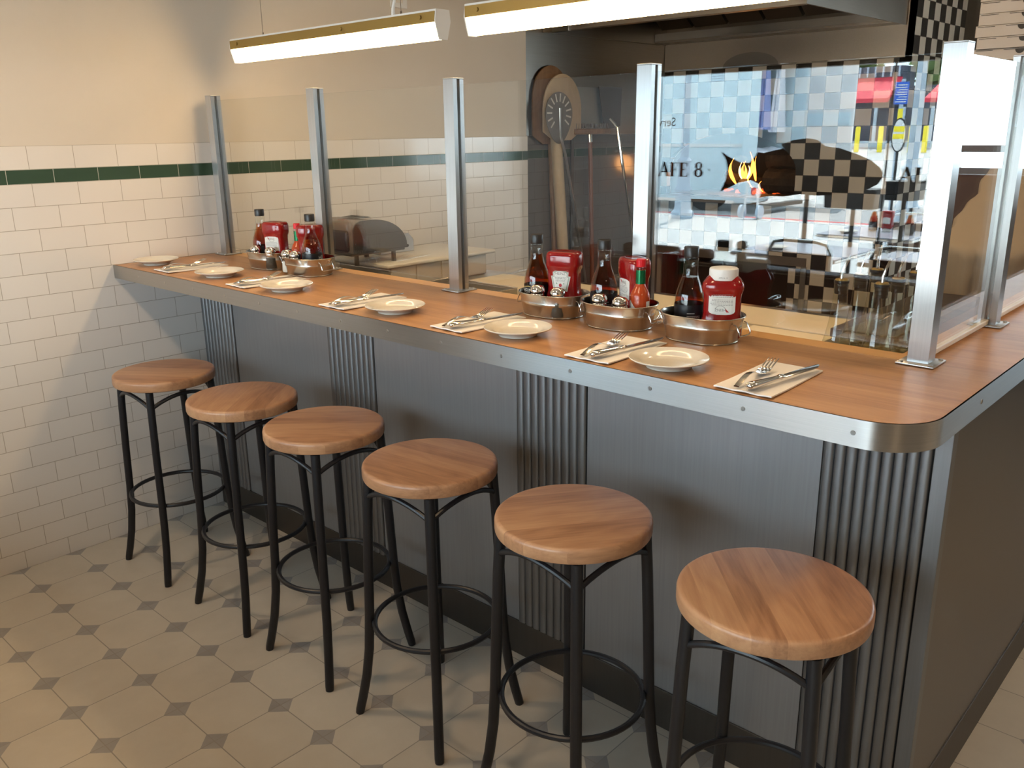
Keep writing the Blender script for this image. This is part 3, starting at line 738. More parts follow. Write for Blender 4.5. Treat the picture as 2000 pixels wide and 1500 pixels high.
def make_vinegar(front, level=0.150):
    t = thing('vinegar_bottle', 'x', 'bottle', (0, 0, 0), 0, 'brown vinegar bottles')
    prof = [(0.030, 0.0), (0.0335, 0.003), (0.0340, 0.008), (0.0340, 0.072), (0.0330, 0.086), (0.0300, 0.100), (0.0250, 0.115), (0.0195, 0.130), (0.0170, 0.140), (0.0165, 0.150), (0.0162, 0.168), (0.0175, 0.170), (0.0175, 0.1735), (0.0150, 0.175), (0.0150, 0.178)]
    MB().lathe(prof, 40).build('glass_body', M['bottle_glass'], t)
    liq = [(max(r - 0.0018, 0.001), max(z, 0.003)) for r, z in prof if z < level]
    def rad(z):
        for (ra, za), (rb, zb_) in zip(prof, prof[1:]):
            if za <= z <= zb_: return ra + (rb - ra) * (z - za) / max(1e-6, zb_ - za)
        return prof[-1][0]
    liq.append((rad(level) - 0.0018, level))
    MB().lathe(liq, 40).build('vinegar', M['vinegar'], t)
    MB().lathe([(0.0160, 0.1765), (0.0168, 0.178), (0.0170, 0.180), (0.0170, 0.1985), (0.0160, 0.2005), (0.0, 0.2008)], 40, cap=False).build('cap', M['black_cap'], t)
    lab = MB().lathe([(0.03435, 0.006), (0.03435, 0.0705)], 48, cap=False).build('label', M['lab_black'], t)
    rl = 0.0347
    if front:
        f = cyl_fn(rl, 0.0)
        mb = MB()
        n = 24
        for k in range(n):          # gold keystone outline
            pass
        key = [(-0.020, 0.041), (0.020, 0.041), (0.025, 0.058), (0.022, 0.065), (0.0, 0.0690), (-0.022, 0.065), (-0.025, 0.058)]
        def strip(mb, pts, wd, fn):
            for (a, b), (c, d) in zip(pts, pts[1:] + pts[:1]):
                m_ = max(1, int(abs(c - a) / 0.004)); L = math.hypot(c - a, d - b); nx, ny = -(d - b) / L * wd, (c - a) / L * wd
                for q in range(m_):
                    u0, u1 = q / m_, (q + 1) / m_
                    P0, P1 = (a + (c - a) * u0, b + (d - b) * u0), (a + (c - a) * u1, b + (d - b) * u1)
                    mb.face([fn(*P0), fn(*P1), fn(P1[0] + nx, P1[1] + ny), fn(P0[0] + nx, P0[1] + ny)])
        strip(mb, key, 0.0016, f); mb.build('gold_border', M['lab_gold'], lab, smooth=0)
        mb = MB(); put_text(mb, 'HEINZ', 0.0165, lambda a, b: f(a, b + 0.0555)); mb.build('lettering', M['lab_white'], lab, smooth=0)
        mb = MB()
        for k in range(10):
            a0, a1 = -0.022 + 0.0044 * k, -0.022 + 0.0044 * (k + 1)
            mb.face([f(a0, 0.0230), f(a1, 0.0230), f(a1, 0.0385), f(a0, 0.0385)])
        mb.build('red_band', M['lab_red'], lab, smooth=0)
        f2 = cyl_fn(rl + 0.0002, 0.0); mb = MB(); put_text(mb, 'MALT', 0.0140, lambda a, b: f2(a, b + 0.0307)); mb.build('lettering', M['lab_white'], lab, smooth=0)
    else:
        f = cyl_fn(rl, 0.0); mb = MB(); rg = random.Random(3)
        for r_ in range(11):
            z = 0.044 - r_ * 0.0033; x = -0.016
            while x < 0.014:
                wv = rg.uniform(0.0015, 0.0045); mb.face([f(x, z), f(x + wv, z), f(x + wv, z + 0.0016), f(x, z + 0.0016)]); x += wv + 0.0009
        for k in range(6): mb.face([f(-0.016 + k * 0.003, 0.0505), f(-0.0135 + k * 0.003, 0.0505), f(-0.0135 + k * 0.003, 0.0522), f(-0.016 + k * 0.003, 0.0522)])
        mb.build('small_print', M['lab_light'], lab, smooth=0)
        f3 = cyl_fn(rl, 0.0); mb = MB(); put_text(mb, 'HEINZ', 0.0165, lambda a, b: f3(a + 0.062, b + 0.0555)); mb.build('lettering', M['lab_white'], lab, smooth=0)
        mb = MB()
        for k in range(10): mb.face([f3(0.040 + 0.0044 * k, 0.009), f3(0.0444 + 0.0044 * k, 0.009), f3(0.0444 + 0.0044 * k, 0.0235), f3(0.040 + 0.0044 * k, 0.0235)])
        mb.build('red_band', M['lab_red'], lab, smooth=0)
    return t


KH, KN = 0.68, 3.2
def make_ketchup(label_kind, upright=False):
    t = thing('ketchup_bottle', 'x', 'bottle', (0, 0, 0), 0, 'squeezy ketchup bottles')
    body = [(0.026, 0.014), (0.030, 0.016), (0.038, 0.024), (0.0450, 0.034), (0.0465, 0.042), (0.0455, 0.049), (0.0425, 0.057), (0.0415, 0.068), (0.0415, 0.100), (0.0425, 0.112), (0.0455, 0.119), (0.0470, 0.125), (0.0470, 0.147), (0.0455, 0.154), (0.0410, 0.159), (0.034, 0.1605), (0.026, 0.159), (0.0, 0.158)]
    capp = [(0.0, 0.0), (0.029, 0.0), (0.0305, 0.0015), (0.031, 0.004), (0.031, 0.024), (0.0, 0.0245)]
    if upright:
        body = [(r, 0.1605 - z) for r, z in reversed(body)]
        capp = [(0.0, 0.1345), (0.0315, 0.135), (0.0320, 0.137), (0.0320, 0.156), (0.0312, 0.1590), (0.029, 0.1605), (0.0, 0.161)]
    MB().lathe(body, 56, sx=KH, sy=1.0, n=KN, cap=False).build('body', M['ketchup'], t, smooth=60)
    MB().lathe(capp, 48, cap=False).build('cap', M['white_plastic'] if not upright else M['white_enamel'], t)
    e = 0.0006; bR = 0.0415
    def surf(y, z, k=0.0):
        q = max(0.0, 1 - abs(y / bR) ** KN) ** (1 / KN); return (-(bR * KH * q + e + k), -y, z)
    def sheet(mb, rows, fn, n=8):
        V = [[mb.bm.verts.new(fn(a + (b - a) * j / n, z)) for j in range(n + 1)] for z, a, b in rows]
        for A, B in zip(V, V[1:]):
            for j in range(n): mb.bm.faces.new((A[j], A[j + 1], B[j + 1], B[j]))
    if label_kind == 'front':
        def key(s):
            return [(0.060 + (1 - s) * 0.05, -0.0185 * s, 0.0185 * s), (0.0985, -0.0268 * s, 0.0268 * s), (0.0990, -0.0210 * s, 0.0210 * s), (0.1080, -0.0215 * s, 0.0215 * s)] + [(0.1080 + 0.0095 * s * math.sin(PI / 2 * q / 5), -0.0215 * s * math.cos(PI / 2 * q / 5) - 0.0005, 0.0215 * s * math.cos(PI / 2 * q / 5) + 0.0005) for q in range(1, 6)]
        for s_, m_, k in ((1.0, 'lab_white', 0.0), (0.93, 'lab_sage', 0.0002), (0.80, 'lab_white', 0.0004)):
            mb = MB(); z0 = 0.088; rows = [(z0 + (z - z0) * s_, a, b) for z, a, b in key(1.0)]; rows = [(z, a * s_, b * s_) for z, a, b in rows]
            sheet(mb, rows, lambda y, z: surf(y, z, k)); o = mb.build('label' if s_ == 1.0 else 'label_panel', M[m_], t if s_ == 1.0 else lab_, smooth=0)
            if s_ == 1.0: lab_ = o
        mb = MB(); put_text(mb, 'HEINZ', 0.0100, lambda a, b: surf(a, b + 0.1055, 0.0007)); put_text(mb, 'TOMATO', 0.0080, lambda a, b: surf(a, b + 0.0935, 0.0007), 0.95); put_text(mb, 'KETCHUP', 0.0062, lambda a, b: surf(a, b + 0.0868, 0.0007), 0.95)
        mb.build('lettering', M['lab_grey'], lab_, smooth=0)
        mb = MB(); mb.face([surf(0.0042 * math.cos(2 * PI * k / 14), 0.0755 + 0.0045 * math.sin(2 * PI * k / 14), 0.0007) for k in range(14)]); mb.build('tomato', M['lab_red'], lab_, smooth=0)
        mb = MB()
        for s_ in (-1, 1): mb.face([surf(s_ * 0.008, 0.079, 0.0007), surf(s_ * 0.011, 0.0835, 0.0007), surf(s_ * 0.0105, 0.078, 0.0007)])
        mb.build('leaves', M['lab_leaf'], lab_, smooth=0)
    else:
        mb = MB(); rows = [(0.060, -0.027, 0.027), (0.062, -0.029, 0.029)] + [(0.062 + 0.006 * q, -0.029, 0.029) for q in range(1, 8)] + [(0.108, -0.027, 0.027), (0.111, -0.021, 0.021), (0.1125, -0.010, 0.010)]
        fl = (lambda y, z: surf(-y, 0.171 - z)) if upright else (lambda y, z: surf(y, z))
        fk = (lambda y, z: surf(-y, 0.171 - z, 0.0004)) if upright else (lambda y, z: surf(y, z, 0.0004))
        sheet(mb, rows, fl); lab_ = mb.build('label', M['lab_white'], t, smooth=0)
        mb = MB(); put_text(mb, 'HEINZ', 0.0085, lambda a, b: fk(a + 0.003, b + 0.1015))
        rg = random.Random(5)
        for r_ in range(10):
            z = 0.090 - r_ * 0.0030 - (0.003 if r_ > 4 else 0); x = -0.0235
            while x < 0.021:
                wv = rg.uniform(0.002, 0.005); mb.face([fk(x, z), fk(x + wv, z), fk(x + wv, z + 0.0009), fk(x, z + 0.0009)]); x += wv + 0.0012
        for k in range(10):
            a0, a1 = PI + PI * k / 10, PI + PI * (k + 1) / 10
            mb.face([fk(0.003 + r * math.cos(a), 0.1005 + r * 0.75 * math.sin(a)) for r, a in ((0.0105, a0), (0.0105, a1), (0.0115, a1), (0.0115, a0))])
        mb.build('lettering', M['lab_grey'], lab_, smooth=0)
        mb = MB(); mb.face([fk(-0.0165, 0.1065), fk(-0.0105, 0.1065), fk(-0.0065, 0.0965)]); mb.build('red_flash', M['lab_red'], lab_, smooth=0)
    if upright:
        mb = MB(); put_text(mb, 'APR2 6 15', 0.0045, lambda a, b: (-0.03215 * math.cos((a) / 0.032), -0.03215 * math.sin(a / 0.032), 0.1415 + b)); mb.build('stamped_date', M['lab_grey'], t, smooth=0)
    return t


def make_hot():
    t = thing('hot_sauce_bottle', 'x', 'bottle', (0, 0, 0), 0, 'hot sauce bottles')
    MB().lathe([(0.020, 0.0), (0.0235, 0.002), (0.0240, 0.006), (0.0240, 0.070), (0.0230, 0.080), (0.0195, 0.089), (0.0145, 0.097), (0.0118, 0.104), (0.0110, 0.110), (0.0110, 0.140)], 36).build('body', M['sauce'], t)
    MB().lathe([(0.0116, 0.106), (0.0116, 0.139)], 32, cap=False).build('neck_band', M['green_foil'], t)
    MB().lathe([(0.0112, 0.1392), (0.0126, 0.141), (0.0126, 0.145), (0.0112, 0.1465)], 32).build('glass_lip', M['bottle_glass'], t)
    MB().lathe([(0.0112, 0.1465), (0.0114, 0.148), (0.0114, 0.163), (0.0104, 0.1648), (0.0, 0.165)], 16, cap=False).build('cap', M['red_cap'], t, smooth=20)
    mb = MB(); f = cyl_fn(0.0244, 0.0); n = 16; cx = -0.022
    for k in range(n):
        a0, a1 = -0.028 + 0.056 * k / n, -0.028 + 0.056 * (k + 1) / n
        h0, h1 = 0.030 * (1 - abs(a0) / 0.028), 0.030 * (1 - abs(a1) / 0.028)
        mb.face([f(cx + a0, 0.038 - h0), f(cx + a1, 0.038 - h1), f(cx + a1, 0.038 + h1), f(cx + a0, 0.038 + h0)])
    lab = mb.build('label', M['lab_white'], t, smooth=0)
    f2 = cyl_fn(0.0247, 0.0); mb = MB(); put_text(mb, 'TABASCO', 0.0105, lambda a, b: f2(a + cx, b + 0.037), 0.9); mb.build('lettering', M['lab_leaf'], lab, smooth=0)
    mb = MB()
    for k in range(4): mb.face([f(0.022 + 0.003 * k, 0.012), f(0.025 + 0.003 * k, 0.012), f(0.025 + 0.003 * k, 0.066), f(0.022 + 0.003 * k, 0.066)])
    mb.build('back_label', M['lab_white'], t, smooth=0)
    return t


def make_shaker(fill):
    t = thing('shaker', 'x', 'shaker', (0, 0, 0), 0, 'salt and pepper shakers')
    MB().lathe([(0.017, 0.0000), (0.0195, 0.0023), (0.0200, 0.0069), (0.0185, 0.0345), (0.0175, 0.0460), (0.0165, 0.0506)], 10).build('glass_jar', M['bottle_glass'], t, smooth=20)
    MB().lathe([(0.0165, 0.0023), (0.0182, 0.0069), (0.0172, 0.0391), (0.0, 0.0403)], 20, cap=False).build('filling', M[fill], t)
    MB().lathe([(0.0172, 0.0477), (0.0180, 0.0494), (0.0178, 0.0535), (0.0168, 0.0552), (0.0170, 0.0569), (0.0192, 0.0586), (0.0198, 0.0621), (0.0190, 0.0667), (0.0165, 0.0719), (0.0125, 0.0759), (0.0070, 0.0780), (0.0, 0.0784)], 32, cap=False).build('metal_top', M['chrome'], t)
    return t
vf, vb = make_vinegar(True), make_vinegar(False)
vb5 = make_vinegar(False, 0.132)
kf, kb, ku = make_ketchup('front'), make_ketchup('back'), make_ketchup('back', True)
hs = make_hot(); sp_, ss = make_shaker('pepper'), make_shaker('salt')
def put(src, x, y, rz, label, first):
    o = src if first else dup(src)
    o.location = (x, y, ZI); o.rotation_euler = (0, 0, rz); o['label'] = label
R_ = math.radians
put(vf, 0.342, -1.812, R_(0), 'vinegar bottle with red and gold front label in the first of the three near tubs', True)
put(vf, 0.345, -0.478, R_(10), 'vinegar bottle in the tub nearest the tiled wall', False)
put(vb, 0.350, -2.026, R_(55), 'vinegar bottle with small print in the middle near tub', True)
put(vb, 0.335, -0.803, R_(30), 'vinegar bottle with small print beside the second guard post', False)
put(vb5, 0.362, -2.264, R_(50), 'partly used vinegar bottle beside the white-capped ketchup', True)
put(kf, 0.365, -1.887, R_(18), 'upturned ketchup bottle with keystone front label facing out', True)
put(kf, 0.368, -0.752, R_(53), 'upturned ketchup bottle half hidden behind the far vinegar bottle at the second guard post', False)
put(kb, 0.376, -2.098, R_(-30), 'upturned ketchup bottle showing its side and back label behind the hot sauce', True)
put(kb, 0.352, -0.562, R_(20), 'upturned ketchup bottle with a pale back label, nearest the tiled wall', False)
put(ku, 0.362, -2.349, R_(28), 'upright ketchup bottle with a white screw cap', True)
put(hs, 0.338, -2.143, R_(20), 'small hot sauce bottle with red cap and green neck in the middle near tub', True)
put(hs, 0.336, -0.722, R_(20), 'small red-capped hot sauce bottle in the tub by the second guard post', False)
put(sp_, 0.300, -1.850, 0, 'pepper shaker in front of the malt vinegar, left of the ketchup front label', True)
put(sp_, 0.300, -1.918, 0, 'shaker in front of the ketchup with the keystone label', False)
put(sp_, 0.298, -2.052, 0, 'pepper shaker in the middle near tub, farther from the hot sauce', False)
put(ss, 0.296, -2.115, 0, 'salt shaker in the middle near tub, next to the hot sauce', True)
put(ss, 0.300, -0.505, 0, 'shaker in the tub nearest the wall, on the vinegar side', False)
put(sp_, 0.302, -0.598, 0, 'shaker in the tub nearest the wall, in front of the ketchup label', False)
put(ss, 0.297, -0.708, 0, 'shaker under the far hot sauce bottle at the second guard post', False)
put(sp_, 0.298, -0.758, 0, 'shaker beside the far small-print vinegar bottle at the second guard post', False)

# ------------------------------------------------------------------ pendant lamps
def make_pendant(label):
    t = thing('pendant_lamp', label, 'lamp', (0, 0, 0), 0, 'linear pendant lamps over the counter'); L = 0.561
    sec = [(-0.027, 0.004), (0.027, 0.004), (0.027, -0.030), (-0.027, -0.030)]
    MB().prism([(-0.0265, -0.0005), (0.0265, -0.0005), (0.0265, 0.0085), (-0.0265, 0.0085)], 'y', -L, L, 0.001).build('housing', M['white_enamel'], t, smooth=0)
    for s in (-1, 1):
        r = MB().prism([(s * 0.0270, -0.027), (s * 0.0305, -0.027), (s * 0.0305, 0.002), (s * 0.0270, 0.002)], 'y', -L, L).build('brass_rail', M['brass'], t, smooth=0)
        for y in (-L + 0.06, 0.12 * s, L - 0.05):
            MB().tube([(s * 0.0306, y, -0.011), (s * 0.0350, y, -0.011)], [0.0058, 0.0050], 16).build('knob', M['brass'], r)
    MB().prism([(-0.0285, -0.0272), (0.0285, -0.0272), (0.0150, -0.0720), (-0.0150, -0.0720)], 'y', -L + 0.004, L - 0.004, 0.001).build('lens', M['lens'], t, smooth=0)
    for s in (-1, 1):
        MB().prism([(-0.0265, 0.0085), (0.0265, 0.0085), (0.0310, -0.024), (0.0165, -0.0745), (-0.0165, -0.0745), (-0.0310, -0.024)], 'y', s * L, s * (L + 0.004), 0.0008).build('end_cap', M['white_enamel'], t, smooth=0)
    for y in (-L + 0.18, L - 0.18):
        MB().tube([(0.0, y, 0.008), (0.0, y, 0.020)], 0.0035, 8).tube([(0.0, y, 0.018), (0.0, y, H - 1.868)], 0.0011, 6).build('hanging_wire', M['chrome'], t)
    MB().tube([(0.0, -0.345, 0.008), (0.0, -0.345, 0.030), (0.003, -0.35, 0.055), (0.0, -0.365, 0.10), (-0.002, -0.375, 0.2), (0.0, -0.375, H - 1.868)], [0.0062, 0.0055, 0.0036, 0.0034, 0.0034, 0.0034], 8).build('cord', M['white_enamel'], t)
    return t
l1 = make_pendant('white and brass linear lamp hanging nearest the tiled wall'); l1.location = (0.4825, -0.768, 1.868)
l2 = dup(l1, (0.4825, -2.015, 1.868), 0, 'linear lamp along the top edge of the picture, over the near half of the counter')
ob = thing('outlet_plate', 'small white cover plate on the painted wall behind the hanging lamp', 'wall plate', (1.463, 0.008, 2.13))
MB().box(-0.05, 0.05, -0.006, 0.0, -0.04, 0.04, 0.002).build('plate', M['white_enamel'], ob, smooth=0)
MB().box(-0.02, 0.02, -0.010, -0.006, -0.02, 0.02, 0.001).build('socket', M['white_plastic'], ob, smooth=0)

# ------------------------------------------------------------------ kitchen behind the glass
pt = thing('prep_table', 'long low steel prep table on the kitchen side of the counter', 'prep table', (0, 0, 0))
MB().box(0.52, 1.66, -2.34, -0.03, 0.845, 0.885, 0.003).build('table_top', M['kitchen_steel'], pt, smooth=0)
MB().box(0.56, 1.62, -2.30, -0.06, 0.12, 0.845).build('cabinet', M['kick_steel'], pt, smooth=0)
for x in (0.60, 1.58):
    for y in (-0.12, -2.25): MB().lathe([(0.02, 0.0), (0.02, 0.12)], 12, (x, y)).build('leg', M['kitchen_steel'], pt)
cbd = S(MB().box(1.19, 1.44, -2.30, -0.66, 0.8855, 0.925, 0.004).build('cutting_board', M['board'], smooth=0), 'long cream cutting board along the far side of the prep table', 'cutting board', 'cutting boards')
cbe = S(MB().box(0.56, 1.17, -2.335, -2.02, 0.8855, 0.925, 0.004).build('cutting_board', M['board'], smooth=0), 'cream cutting board close behind the glass beside the oil bottles', 'cutting board', 'cutting boards')
sp = thing('steel_pan', 'shallow steel pan sunk between the white dough box and the long board', 'pan', (1.02, -0.80, 0.8855))
mb = MB(); mb.box(-0.13, 0.13, -0.20, 0.20, 0.0, 0.003)
for a in ((-0.13, -0.127, -0.20, 0.20), (0.127, 0.13, -0.20, 0.20), (-0.13, 0.13, -0.20, -0.197), (-0.13, 0.13, 0.197, 0.20)): mb.box(*a, 0.0, 0.05)
mb.build('pan', M['kitchen_steel'], sp, smooth=0)
MB().tube([(-0.131, -0.201, 0.05), (0.131, -0.201, 0.05), (0.131, 0.201, 0.05), (-0.131, 0.201, 0.05)], 0.003, 6, True).build('rolled_rim', M['chrome'], sp)

db = thing('dough_box', 'wide white plastic dough box with an overhanging lid against the tiled wall', 'storage box', (1.28, -0.262, 0.8855))
MB().box(-0.30, 0.29, -0.165, 0.20, 0.0, 0.098, 0.012, 3).build('box_body', M['tubplastic'], db, smooth=30)
MB().box(-0.335, 0.325, -0.19, 0.222, 0.098, 0.1145, 0.006, 3).build('lid', M['white_plastic'], db, smooth=30)
for x in (-0.15, 0.0, 0.15): MB().box(x - 0.006, x + 0.006, -0.170, -0.165, 0.0, 0.098, 0.002).build('rib', M['tubplastic'], db, smooth=0)

dp = thing('wrap_dispenser', 'dark grey round-topped appliance standing behind the second guard post', 'appliance', (0.955, -0.262, 1.0005)); dp.scale = (1, 1, 0.80)
prof = [(-0.135, 0.07), (-0.135, 0.185)] + [(-0.135 + 0.05 + 0.05 * math.cos(a), 0.185 + 0.05 * math.sin(a)) for a in [PI - PI / 2 * k / 6 for k in range(1, 7)]] + [(-0.035 + 0.185 * math.sin(a), 0.085 + 0.15 * math.cos(a)) for a in [PI / 2 * k / 12 for k in range(0, 13)]] + [(0.15, 0.07)]
MB().prism(prof, 'y', -0.135, -0.128).build('side_cheek', M['dark_plastic'], dp, smooth=25)
prof2 = [(x * 0.985, 0.07 + (z - 0.07) * 0.985) for x, z in prof]
MB().prism(prof2, 'y', -0.128, 0.125).build('hood', M['brown_plastic'], dp, smooth=25)
MB().box(-0.145, -0.06, -0.10, 0.10, 0.075, 0.185, 0.014, 3).build('front_box', M['dark_plastic'], dp, smooth=30)
MB().prism([(-0.05, 0.2385), (0.01, 0.2425), (0.03, 0.236), (0.0, 0.235)], 'y', -0.05, 0.06).build('slot', M['black'], dp, smooth=0)
for x in (-0.10, 0.10):
    for y in (-0.10, 0.09): MB().lathe([(0.011, 0.0), (0.009, 0.07)], 12, (x, y)).build('leg', M['black'], dp)
MB().tube([(0.13, -0.12, 0.085), (0.165, -0.12, 0.075)], [0.006, 0.008], 10).build('knob', M['black'], dp)
MB().box(-0.14, 0.15, -0.12, 0.12, 0.055, 0.072, 0.004).build('base', M['dark_plastic'], dp, smooth=0)
gb = thing('grey_scale', 'small grey metal box behind the dark round-topped appliance by the wall', 'box', (1.235, -0.115, 1.0005))
MB().prism([(-0.10, 0.0), (0.10, 0.0), (0.10, 0.055), (0.07, 0.085), (-0.10, 0.085)], 'y', -0.06, 0.06, 0.002).build('housing', M['kitchen_steel'], gb, smooth=0)

# oil bottles in two rows
def make_oil():
    t = thing('oil_bottle', 'x', 'bottle', (0, 0, 0), 0, 'clear oil bottles with pourers')
    prof = [(0.034, 0.0), (0.0385, 0.003), (0.0390, 0.008), (0.0345, 0.030), (0.0270, 0.060), (0.0215, 0.090), (0.0180, 0.120), (0.0165, 0.150), (0.0165, 0.178), (0.0172, 0.182)]
    MB().lathe(prof, 36).build('glass_body', M['oil_glass'], t)
    MB().lathe([(0.0, 0.004), (0.036, 0.004), (0.0365, 0.008), (0.0350, 0.016), (0.0, 0.0162)], 28, cap=False).build('oil', M['vinegar_thin'], t)
    c_ = MB().lathe([(0.0145, 0.158), (0.0150, 0.165), (0.0156, 0.1665), (0.0150, 0.168), (0.0150, 0.1745), (0.0158, 0.176), (0.0150, 0.1775), (0.0150, 0.182), (0.0172, 0.1835), (0.0172, 0.189), (0.0, 0.1895)], 28, cap=False).build('stopper', M['black_cap'], t)
    MB().lathe([(0.0, 0.1895), (0.0150, 0.1896), (0.0140, 0.1925), (0.0, 0.193)], 24, cap=False).build('stopper_collar', M['brass'], t)
    MB().tube([(0, 0, 0.190), (0, 0, 0.205), (0.002, -0.004, 0.222), (0.006, -0.010, 0.240), (0.008, -0.013, 0.248)], [0.0042, 0.0038, 0.0034, 0.003, 0.0026], 10).build('pour_spout', M['chrome'], t)
    return t
M['vinegar_thin'] = liquid('golden_oil', (0.75, 0.66, 0.25), 25.0)
MB_tr = thing('oil_tray', 'low steel shelf holding the oil bottles behind the corner glass', 'shelf', (0.74, -2.53, 0.0))
MB().box(-0.19, 0.19, -0.13, 0.115, 0.985, 1.0).build('shelf_plate', M['kitchen_steel'], MB_tr, smooth=0)
for x in (-0.17, 0.17):
    for y in (-0.11, 0.10): MB().lathe([(0.01, 0.0), (0.01, 0.985)], 10, (x, y)).build('leg', M['kitchen_steel'], MB_tr)
oil0 = make_oil()
OL = ['clear oil bottle with pourer at the outer end of its set, against the counter strip', 'clear oil bottle with pourer in front, nearest the corner post and the counter strip', 'clear oil bottle in the middle of the row away from the corner post',
      'clear oil bottle in the middle of the row beside the corner post', 'clear oil bottle at the back of the row away from the corner post', 'clear oil bottle at the back, half hidden by the corner post']
for i, (x, y) in enumerate([(0.632, -2.508), (0.636, -2.600), (0.742, -2.510), (0.730, -2.603), (0.840, -2.512), (0.848, -2.604)]):
    o = oil0 if i == 0 else dup(oil0)
    o.location = (x, y, 1.0003); o.rotation_euler = (0, 0, (0.0, 0.2, -0.1, 0.3, 1.0, 0.1)[i]); o['label'] = OL[i]

# peels and oven tools leaning on the alcove wall
ay = 0.115
def lean(name, label, cat, x, z0, grp=None): return thing(name, label, cat, (x, 0, z0), 0, grp)
def oval_outline(w_, h0, h1, n=18):
    return [(w_ * math.cos(a), h1 - w_ * 1.15 + w_ * 1.15 * math.sin(a)) for a in [PI * k / n for k in range(n + 1)]] + [(-w_, h0 + 0.05), (-w_ * 0.45, h0), (w_ * 0.45, h0), (w_, h0 + 0.05)]
t = lean('pizza_peel', 'pale wooden pizza peel leaning in the alcove behind the dark perforated peel', 'peel', 2.715, 0.0, 'pizza peels')
MB().prism([(x, z) for x, z in oval_outline(0.172, 1.48, 1.85)], 'y', 0.052, 0.064, 0.003).build('blade', M['pale_wood'], t, smooth=30)
MB().tube([(-0.055, 0.058, 1.50), (-0.04, 0.045, 1.2), (0.0, 0.03, 0.6), (0.03, 0.015, 0.02)], [0.034, 0.034, 0.034, 0.034], 12).build('handle', M['pale_wood'], t)
t = lean('pizza_peel', 'brown scorched wooden peel, rounded top showing behind the pale peel', 'peel', 2.655, 0.0, 'pizza peels')
MB().prism([(x, z) for x, z in oval_outline(0.165, 1.46, 1.895)], 'y', 0.088, 0.100, 0.003).build('blade', M['brown_wood'], t, smooth=30)
MB().tube([(0.0, 0.094, 1.47), (0.03, 0.088, 0.8), (0.05, 0.088, 0.02)], 0.018, 10).build('handle', M['brown_wood'], t)
t = lean('perforated_peel', 'dark round slotted metal peel hanging in front of the pale wooden peel', 'peel', 2.640, 0.0, 'pizza peels')
pp = []
n = 40
for k in range(n): a = 2 * PI * k / n; pp.append((0.120 * math.cos(a), 1.630 + 0.118 * math.sin(a) - (0.05 * max(0, -math.sin(a)) ** 3)))
bl = MB().prism(pp, 'y', 0.018, 0.021).build('blade', M['brown_plastic'], t, smooth=30)
mb = MB()
for k in range(15):
    a = 2 * PI * (k + 0.5) / 15
    if math.sin(a) < -0.8: continue
    c_, s_ = math.cos(a), math.sin(a)
    mb.prism([(0.063 * c_ - 0.0045 * s_, 1.632 + 0.063 * s_ + 0.0045 * c_), (0.108 * c_ - 0.0045 * s_, 1.632 + 0.108 * s_ + 0.0045 * c_), (0.108 * c_ + 0.0045 * s_, 1.632 + 0.108 * s_ - 0.0045 * c_), (0.063 * c_ + 0.0045 * s_, 1.632 + 0.063 * s_ - 0.0045 * c_)], 'y', 0.0172, 0.0185)
mb.build('slots', M['white_plastic'], bl, smooth=0)
MB().tube([(0.005, 0.0165, 1.66), (0.012, 0.0165, 1.50), (0.05, 0.012, 1.40), (0.20, -0.01, 0.75), (0.33, -0.03, 0.02)], 0.0085, 8).build('handle', M['kitchen_steel'], t)
t = lean('metal_peel', 'square steel peel with a thin bright rod handle, right end of the leaning tools', 'peel', 3.21, 0.0, 'pizza peels')
MB().prism([(-0.115, 1.79), (0.125, 1.79), (0.115, 1.56), (0.03, 1.545), (-0.03, 1.545), (-0.06, 1.57)], 'y', 0.082, 0.085).build('blade', M['kick_steel'], t, smooth=0)
MB().tube([(0.0, 0.076, 1.60), (0.0, 0.022, 1.55), (0.10, 0.002, 1.1), (0.20, -0.02, 0.62), (0.30, -0.04, 0.02)], [0.014, 0.011, 0.0095, 0.0095, 0.0095], 8).build('handle', M['chrome'], t)
t = lean('sheet_pan', 'plain grey sheet pan standing on edge behind the leaning oven tools', 'pan', 3.01, 0.0)
MB().prism([(-0.155, 1.785), (0.11, 1.785), (0.16, 1.57), (-0.155, 1.565)], 'y', 0.101, 0.104).build('panel', M['kitchen_steel'], t, smooth=0)
MB().prism([(-0.155, 1.57), (0.16, 1.575), (0.16, 1.553), (-0.155, 1.548)], 'y', 0.092, 0.106).build('rim', M['chrome'], t, smooth=0)
MB().prism([(-0.155, 0.0), (-0.13, 0.0), (-0.13, 1.55), (-0.155, 1.55)], 'y', 0.101, 0.109).build('support', M['kick_steel'], t, smooth=0)
t = lean('oven_brush', 'oven brush with brown wooden handle and silver ferrule under the sheet pan', 'brush', 2.985, 0.0)
MB().box(-0.165, 0.185, 0.035, 0.085, 1.512, 1.545, 0.006).build('brush_block', M['brown_wood'], t, smooth=0)
mb = MB(); rg = random.Random(2)
for k in range(90):
    x = -0.155 + 0.33 * (k / 90); y = 0.045 + 0.03 * rg.random(); mb.tube([(x, y, 1.545), (x + rg.uniform(-.006, .006), y + rg.uniform(-.006, .006), 1.575)], 0.0022, 4)
o = mb.build('bristles', M['brown_plastic'], t); o['kind'] = 'stuff'
MB().tube([(-0.012, 0.055, 1.515), (-0.012, 0.05, 1.465)], 0.0165, 12).build('ferrule', M['chrome'], t)
MB().tube([(-0.012, 0.05, 1.467), (-0.02, 0.02, 0.8), (-0.03, -0.01, 0.02)], 0.0135, 10).build('handle', M['red_brown'], t)
S(MB().box(WX, 3.84, 0.108, 0.1148, zt + 0.002, 2.09).build('wall_panel', M['hood_steel'], smooth=0), 'plain stainless wall sheet above the tools in the oven alcove', 'wall panel')
